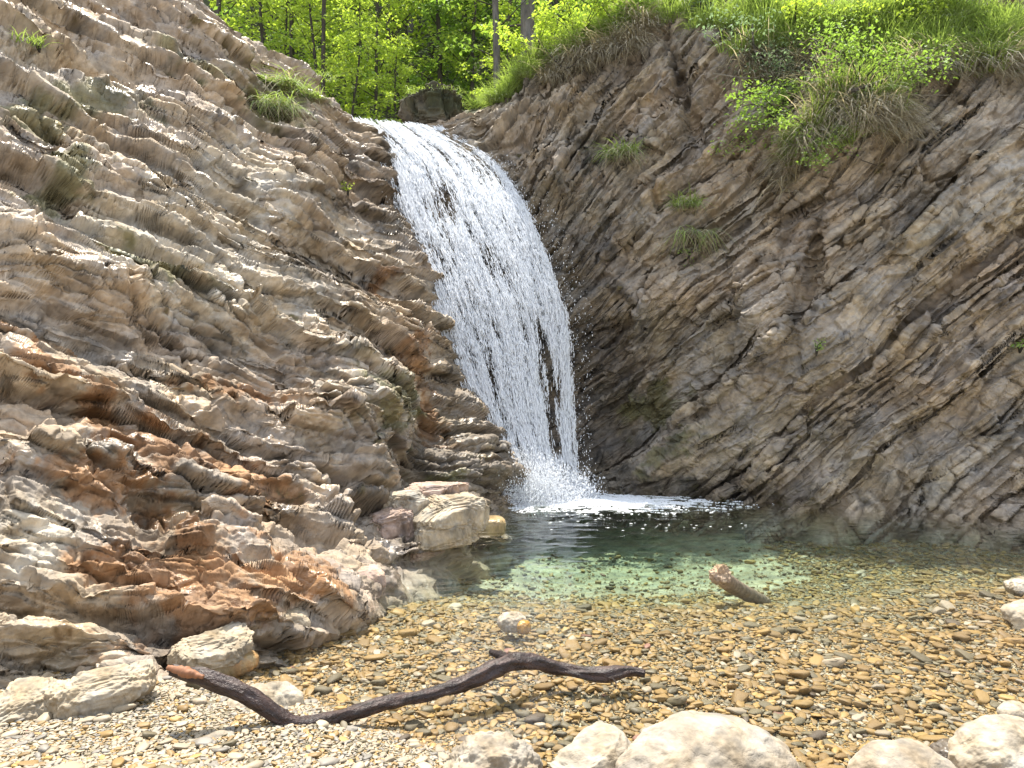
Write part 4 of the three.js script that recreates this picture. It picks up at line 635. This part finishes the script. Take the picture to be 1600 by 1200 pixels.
// single tufts that grow out of the rock
function tuft(px, py, n, h, droop, dryShare, label, group) {
  const a = onRock(px, py), o = new THREE.Group(); o.position.copy(a.p).addScaledVector(a.n, 0.05);
  const out = new THREE.Vector3(a.n.x, 0, a.n.z).normalize();
  part(o, 'green_blades', tuftGeo(px, n, h, h * 1.1, droop, 0.006, out), LEAF.grass);
  if (dryShare) part(o, 'dry_blades', tuftGeo(px + 1, Math.round(n * dryShare), h * 1.1, h * 1.1, droop * 1.8, 0.005, out), LEAF.dry);
  add(o, 'grass_tuft', { label, category: 'grass tuft', ...(group ? { group } : {}) });
}
tuft(440, 130, 420, 0.5, 1.0, 0.25, 'thick green grass tuft hanging from the upper left slope beside the wood');
tuft(432, 165, 260, 0.5, 1.5, 0.5, 'drooping grass tuft with straw under the thick tuft on the upper left slope');
tuft(482, 150, 90, 0.36, 0.8, 0.3, 'small grass tuft on the slope crest beside the thick hanging tuft');
tuft(38, 72, 50, 0.22, 0.5, 0, 'little grass tuft in the dark crack high on the left slope');
tuft(970, 240, 300, 0.42, 1.1, 0.4, 'round grass tuft on the ledge to the right of the falls lip');
tuft(1075, 325, 320, 0.36, 0.9, 0.2, 'blue-green grass tuft in the middle of the cliff face');
tuft(1080, 360, 120, 0.5, 2.0, 1.2, 'straw tuft hanging below the blue-green tuft on the cliff face');
tuft(508, 128, 40, 0.3, 0.5, 0, 'thin grass tuft on the crest near the left edge of the falls');
function bush(name, px, py, size, n, leafLen, m, label, opt = {}) {
  const a = opt.p ?? onRock(px, py).p, o = new THREE.Group(), r = rng(px * 7 + py), L = new Leaves(), st = []; o.position.copy(a); const R = opt.reach ?? [0, 0.5, 0.3];
  const stems = opt.stems ?? 7;
  for (let k = 0; k < stems; k++) {
    const e = new THREE.Vector3((r() - 0.5) * 1.7 + R[0], (r() - 0.3) * 0.9 + R[1], (r() - 0.35) * 1.1 + R[2]).multiplyScalar(size), mid = e.clone().multiplyScalar(0.5); mid.y += 0.12 * size;
    st.push(stemGeo([new THREE.Vector3(0, -0.05, 0), mid, e], 0.010 * (opt.thick ?? 1), 0.003, 5, 6));
    for (let q = 0; q < 4; q++) clump(L, r, mid.clone().lerp(e, 0.1 + 0.33 * q).multiplyScalar(1).add(new THREE.Vector3((r() - 0.5) * 0.3, (r() - 0.5) * 0.2, (r() - 0.5) * 0.3).multiplyScalar(size)), size * (0.2 + 0.14 * r()), Math.round(n / stems / 4), leafLen, 0.6);
  }
  part(o, 'stems', mergeGeometries(st), bark); part(o, 'leaves', L.geo(), m);
  add(o, name, { label, category: opt.cat ?? 'shrub' });
}
bush('shrub', 900, 60, 0.75, 900, 0.075, LEAF.lime, 'light green leafy shrub on the grassy crest beside the thick trunk');
bush('shrub', 835, 95, 0.6, 700, 0.07, LEAF.lime, 'yellow-green shrub low on the crest behind the mossy rock');
bush('shrub', 965, 50, 0.6, 650, 0.065, LEAF.green, 'mid-green shrub leaning over the cliff edge above hanging straw');
bush('shrub', 925, 95, 0.4, 260, 0.06, LEAF.lime, 'small light shrub at the brink over the bent root', { reach: [0.2, 0.2, 0.4] });
bush('shrub', 1205, 100, 1.2, 2000, 0.05, LEAF.blue, 'dark blue-green shrub spilling down the cliff from the crest', { reach: [0, -0.3, 0.25], stems: 10 });
bush('shrub', 1220, 180, 0.9, 1500, 0.05, LEAF.green, 'low green shrub in the hollow under the crest', { reach: [0, -0.2, 0.2], stems: 9 });
bush('shrub', 1340, 130, 1.0, 1300, 0.05, LEAF.green, 'bushy green growth around the twisted little trunk', { reach: [0, 0.1, 0.3], stems: 9 });
bush('shrub', 1270, 215, 0.6, 700, 0.045, LEAF.green, 'small shrub hanging in the cliff cleft', { reach: [-0.2, -0.5, 0.2] });
bush('shrub', 1240, 50, 0.5, 300, 0.06, LEAF.lime, 'yellow sprig of leaves over the hollow under the crest', { reach: [0, 0.1, 0.5] });
bush('shrub', 1400, 62, 0.7, 700, 0.06, LEAF.lime, 'yellow-green shrub on the crest above the twisted trunk', { reach: [0, 0.2, 0.4] });
bush('shrub', 1480, 25, 0.9, 1000, 0.06, LEAF.green, 'wide green shrub along the top of the cliff above the scree', { reach: [0, 0.3, 0.2], stems: 9 });
bush('shrub', 1100, 22, 0.8, 900, 0.05, LEAF.blue, 'blue-green shrub at the cliff top over the slanting crack', { reach: [0, 0.3, 0.2] });
bush('leafy_plant', 1592, 545, 0.16, 60, 0.06, LEAF.green, 'bright green leafy plant growing from the right cliff face', { cat: 'plant' });
bush('leafy_plant', 1272, 548, 0.13, 70, 0.03, LEAF.green, 'small green plant in the deep cleft of the cliff', { cat: 'plant' });
bush('leafy_plant', 545, 300, 0.12, 60, 0.035, LEAF.lime, 'tiny light green plant on the left slope beside the upper falls', { cat: 'plant' });
bush('leafy_plant', 1078, 395, 0.25, 120, 0.03, LEAF.green, 'trailing small-leaved plant under the tuft on the cliff face', { cat: 'plant', reach: [0, -0.6, 0.1] });
bush('leafy_plant', 60, 75, 0.14, 50, 0.035, LEAF.grass, 'little leafy plant in the dark crack high on the left slope', { cat: 'plant' });
// bare roots and branches on the cliff
const onR = (px, py, l) => onRock(px, py, l).p;
for (const [pts, rr, label] of [
  [[[1322, 150], [1342, 130], [1336, 90], [1322, 55]], 0.026, 'twisted bare little trunk growing out of the cliff edge'],
  [[[1165, 45], [1172, 66], [1200, 80], [1290, 86]], 0.018, 'bent bare branch lying along the cliff under the crest'],
  [[[915, 92], [885, 82], [850, 72]], 0.016, 'bent dark root reaching out from the grassy crest'],
  [[[1110, 112], [1180, 122], [1240, 116], [1265, 100]], 0.009, 'thin pale dead branch across the hollow'],
  [[[1408, 158], [1430, 164], [1465, 156]], 0.010, 'short pale stick caught on the stones of the cliff'],
  [[[1312, 225], [1330, 245], [1365, 252]], 0.008, 'thin dark root below the hanging straw on the cliff'],
]) { const o = new THREE.Mesh(limb(pts.map(([a, b], k) => onR(a, b, (rr > 0.012 ? 0.34 : 0.12) + 0.05 * k)), [rr, rr * 0.8, rr * 0.35], 6, 30, 8, 0.15, label.includes('pale') ? [[0.3, 0.26, 0.2], [0.36, 0.32, 0.26]] : [[0.06, 0.045, 0.035], [0.1, 0.08, 0.06]]), barkMat); add(o, label.includes('trunk') ? 'twisted_trunk' : label.includes('root') ? 'root' : 'dead_branch', { label, category: 'branch' }); }
{ // the dark mossy block of earth and rock behind the lip
  const o = new THREE.Group(), p = at(682, 176, 12.8); o.position.copy(p);
  const k = part(o, 'rock', rockGeo(40, 131, { sx: 0.5, sy: 0.36, sz: 0.5, amp: 0.3, square: 0.65, fine: 0.14, cut: 5 }, [[0.045, 0.048, 0.02], [0.12, 0.10, 0.07]]), stoneMat);
  const t = part(o, 'turf', tuftGeo(88, 420, 0.26, 0.9, 1.0, 0.005), LEAF.grass); t.position.y = 0.24;
  add(o, 'mossy_rock', { label: 'dark mossy block with turf on top behind the lip of the falls', category: 'rock' });
}
renderer.render(scene, camera);
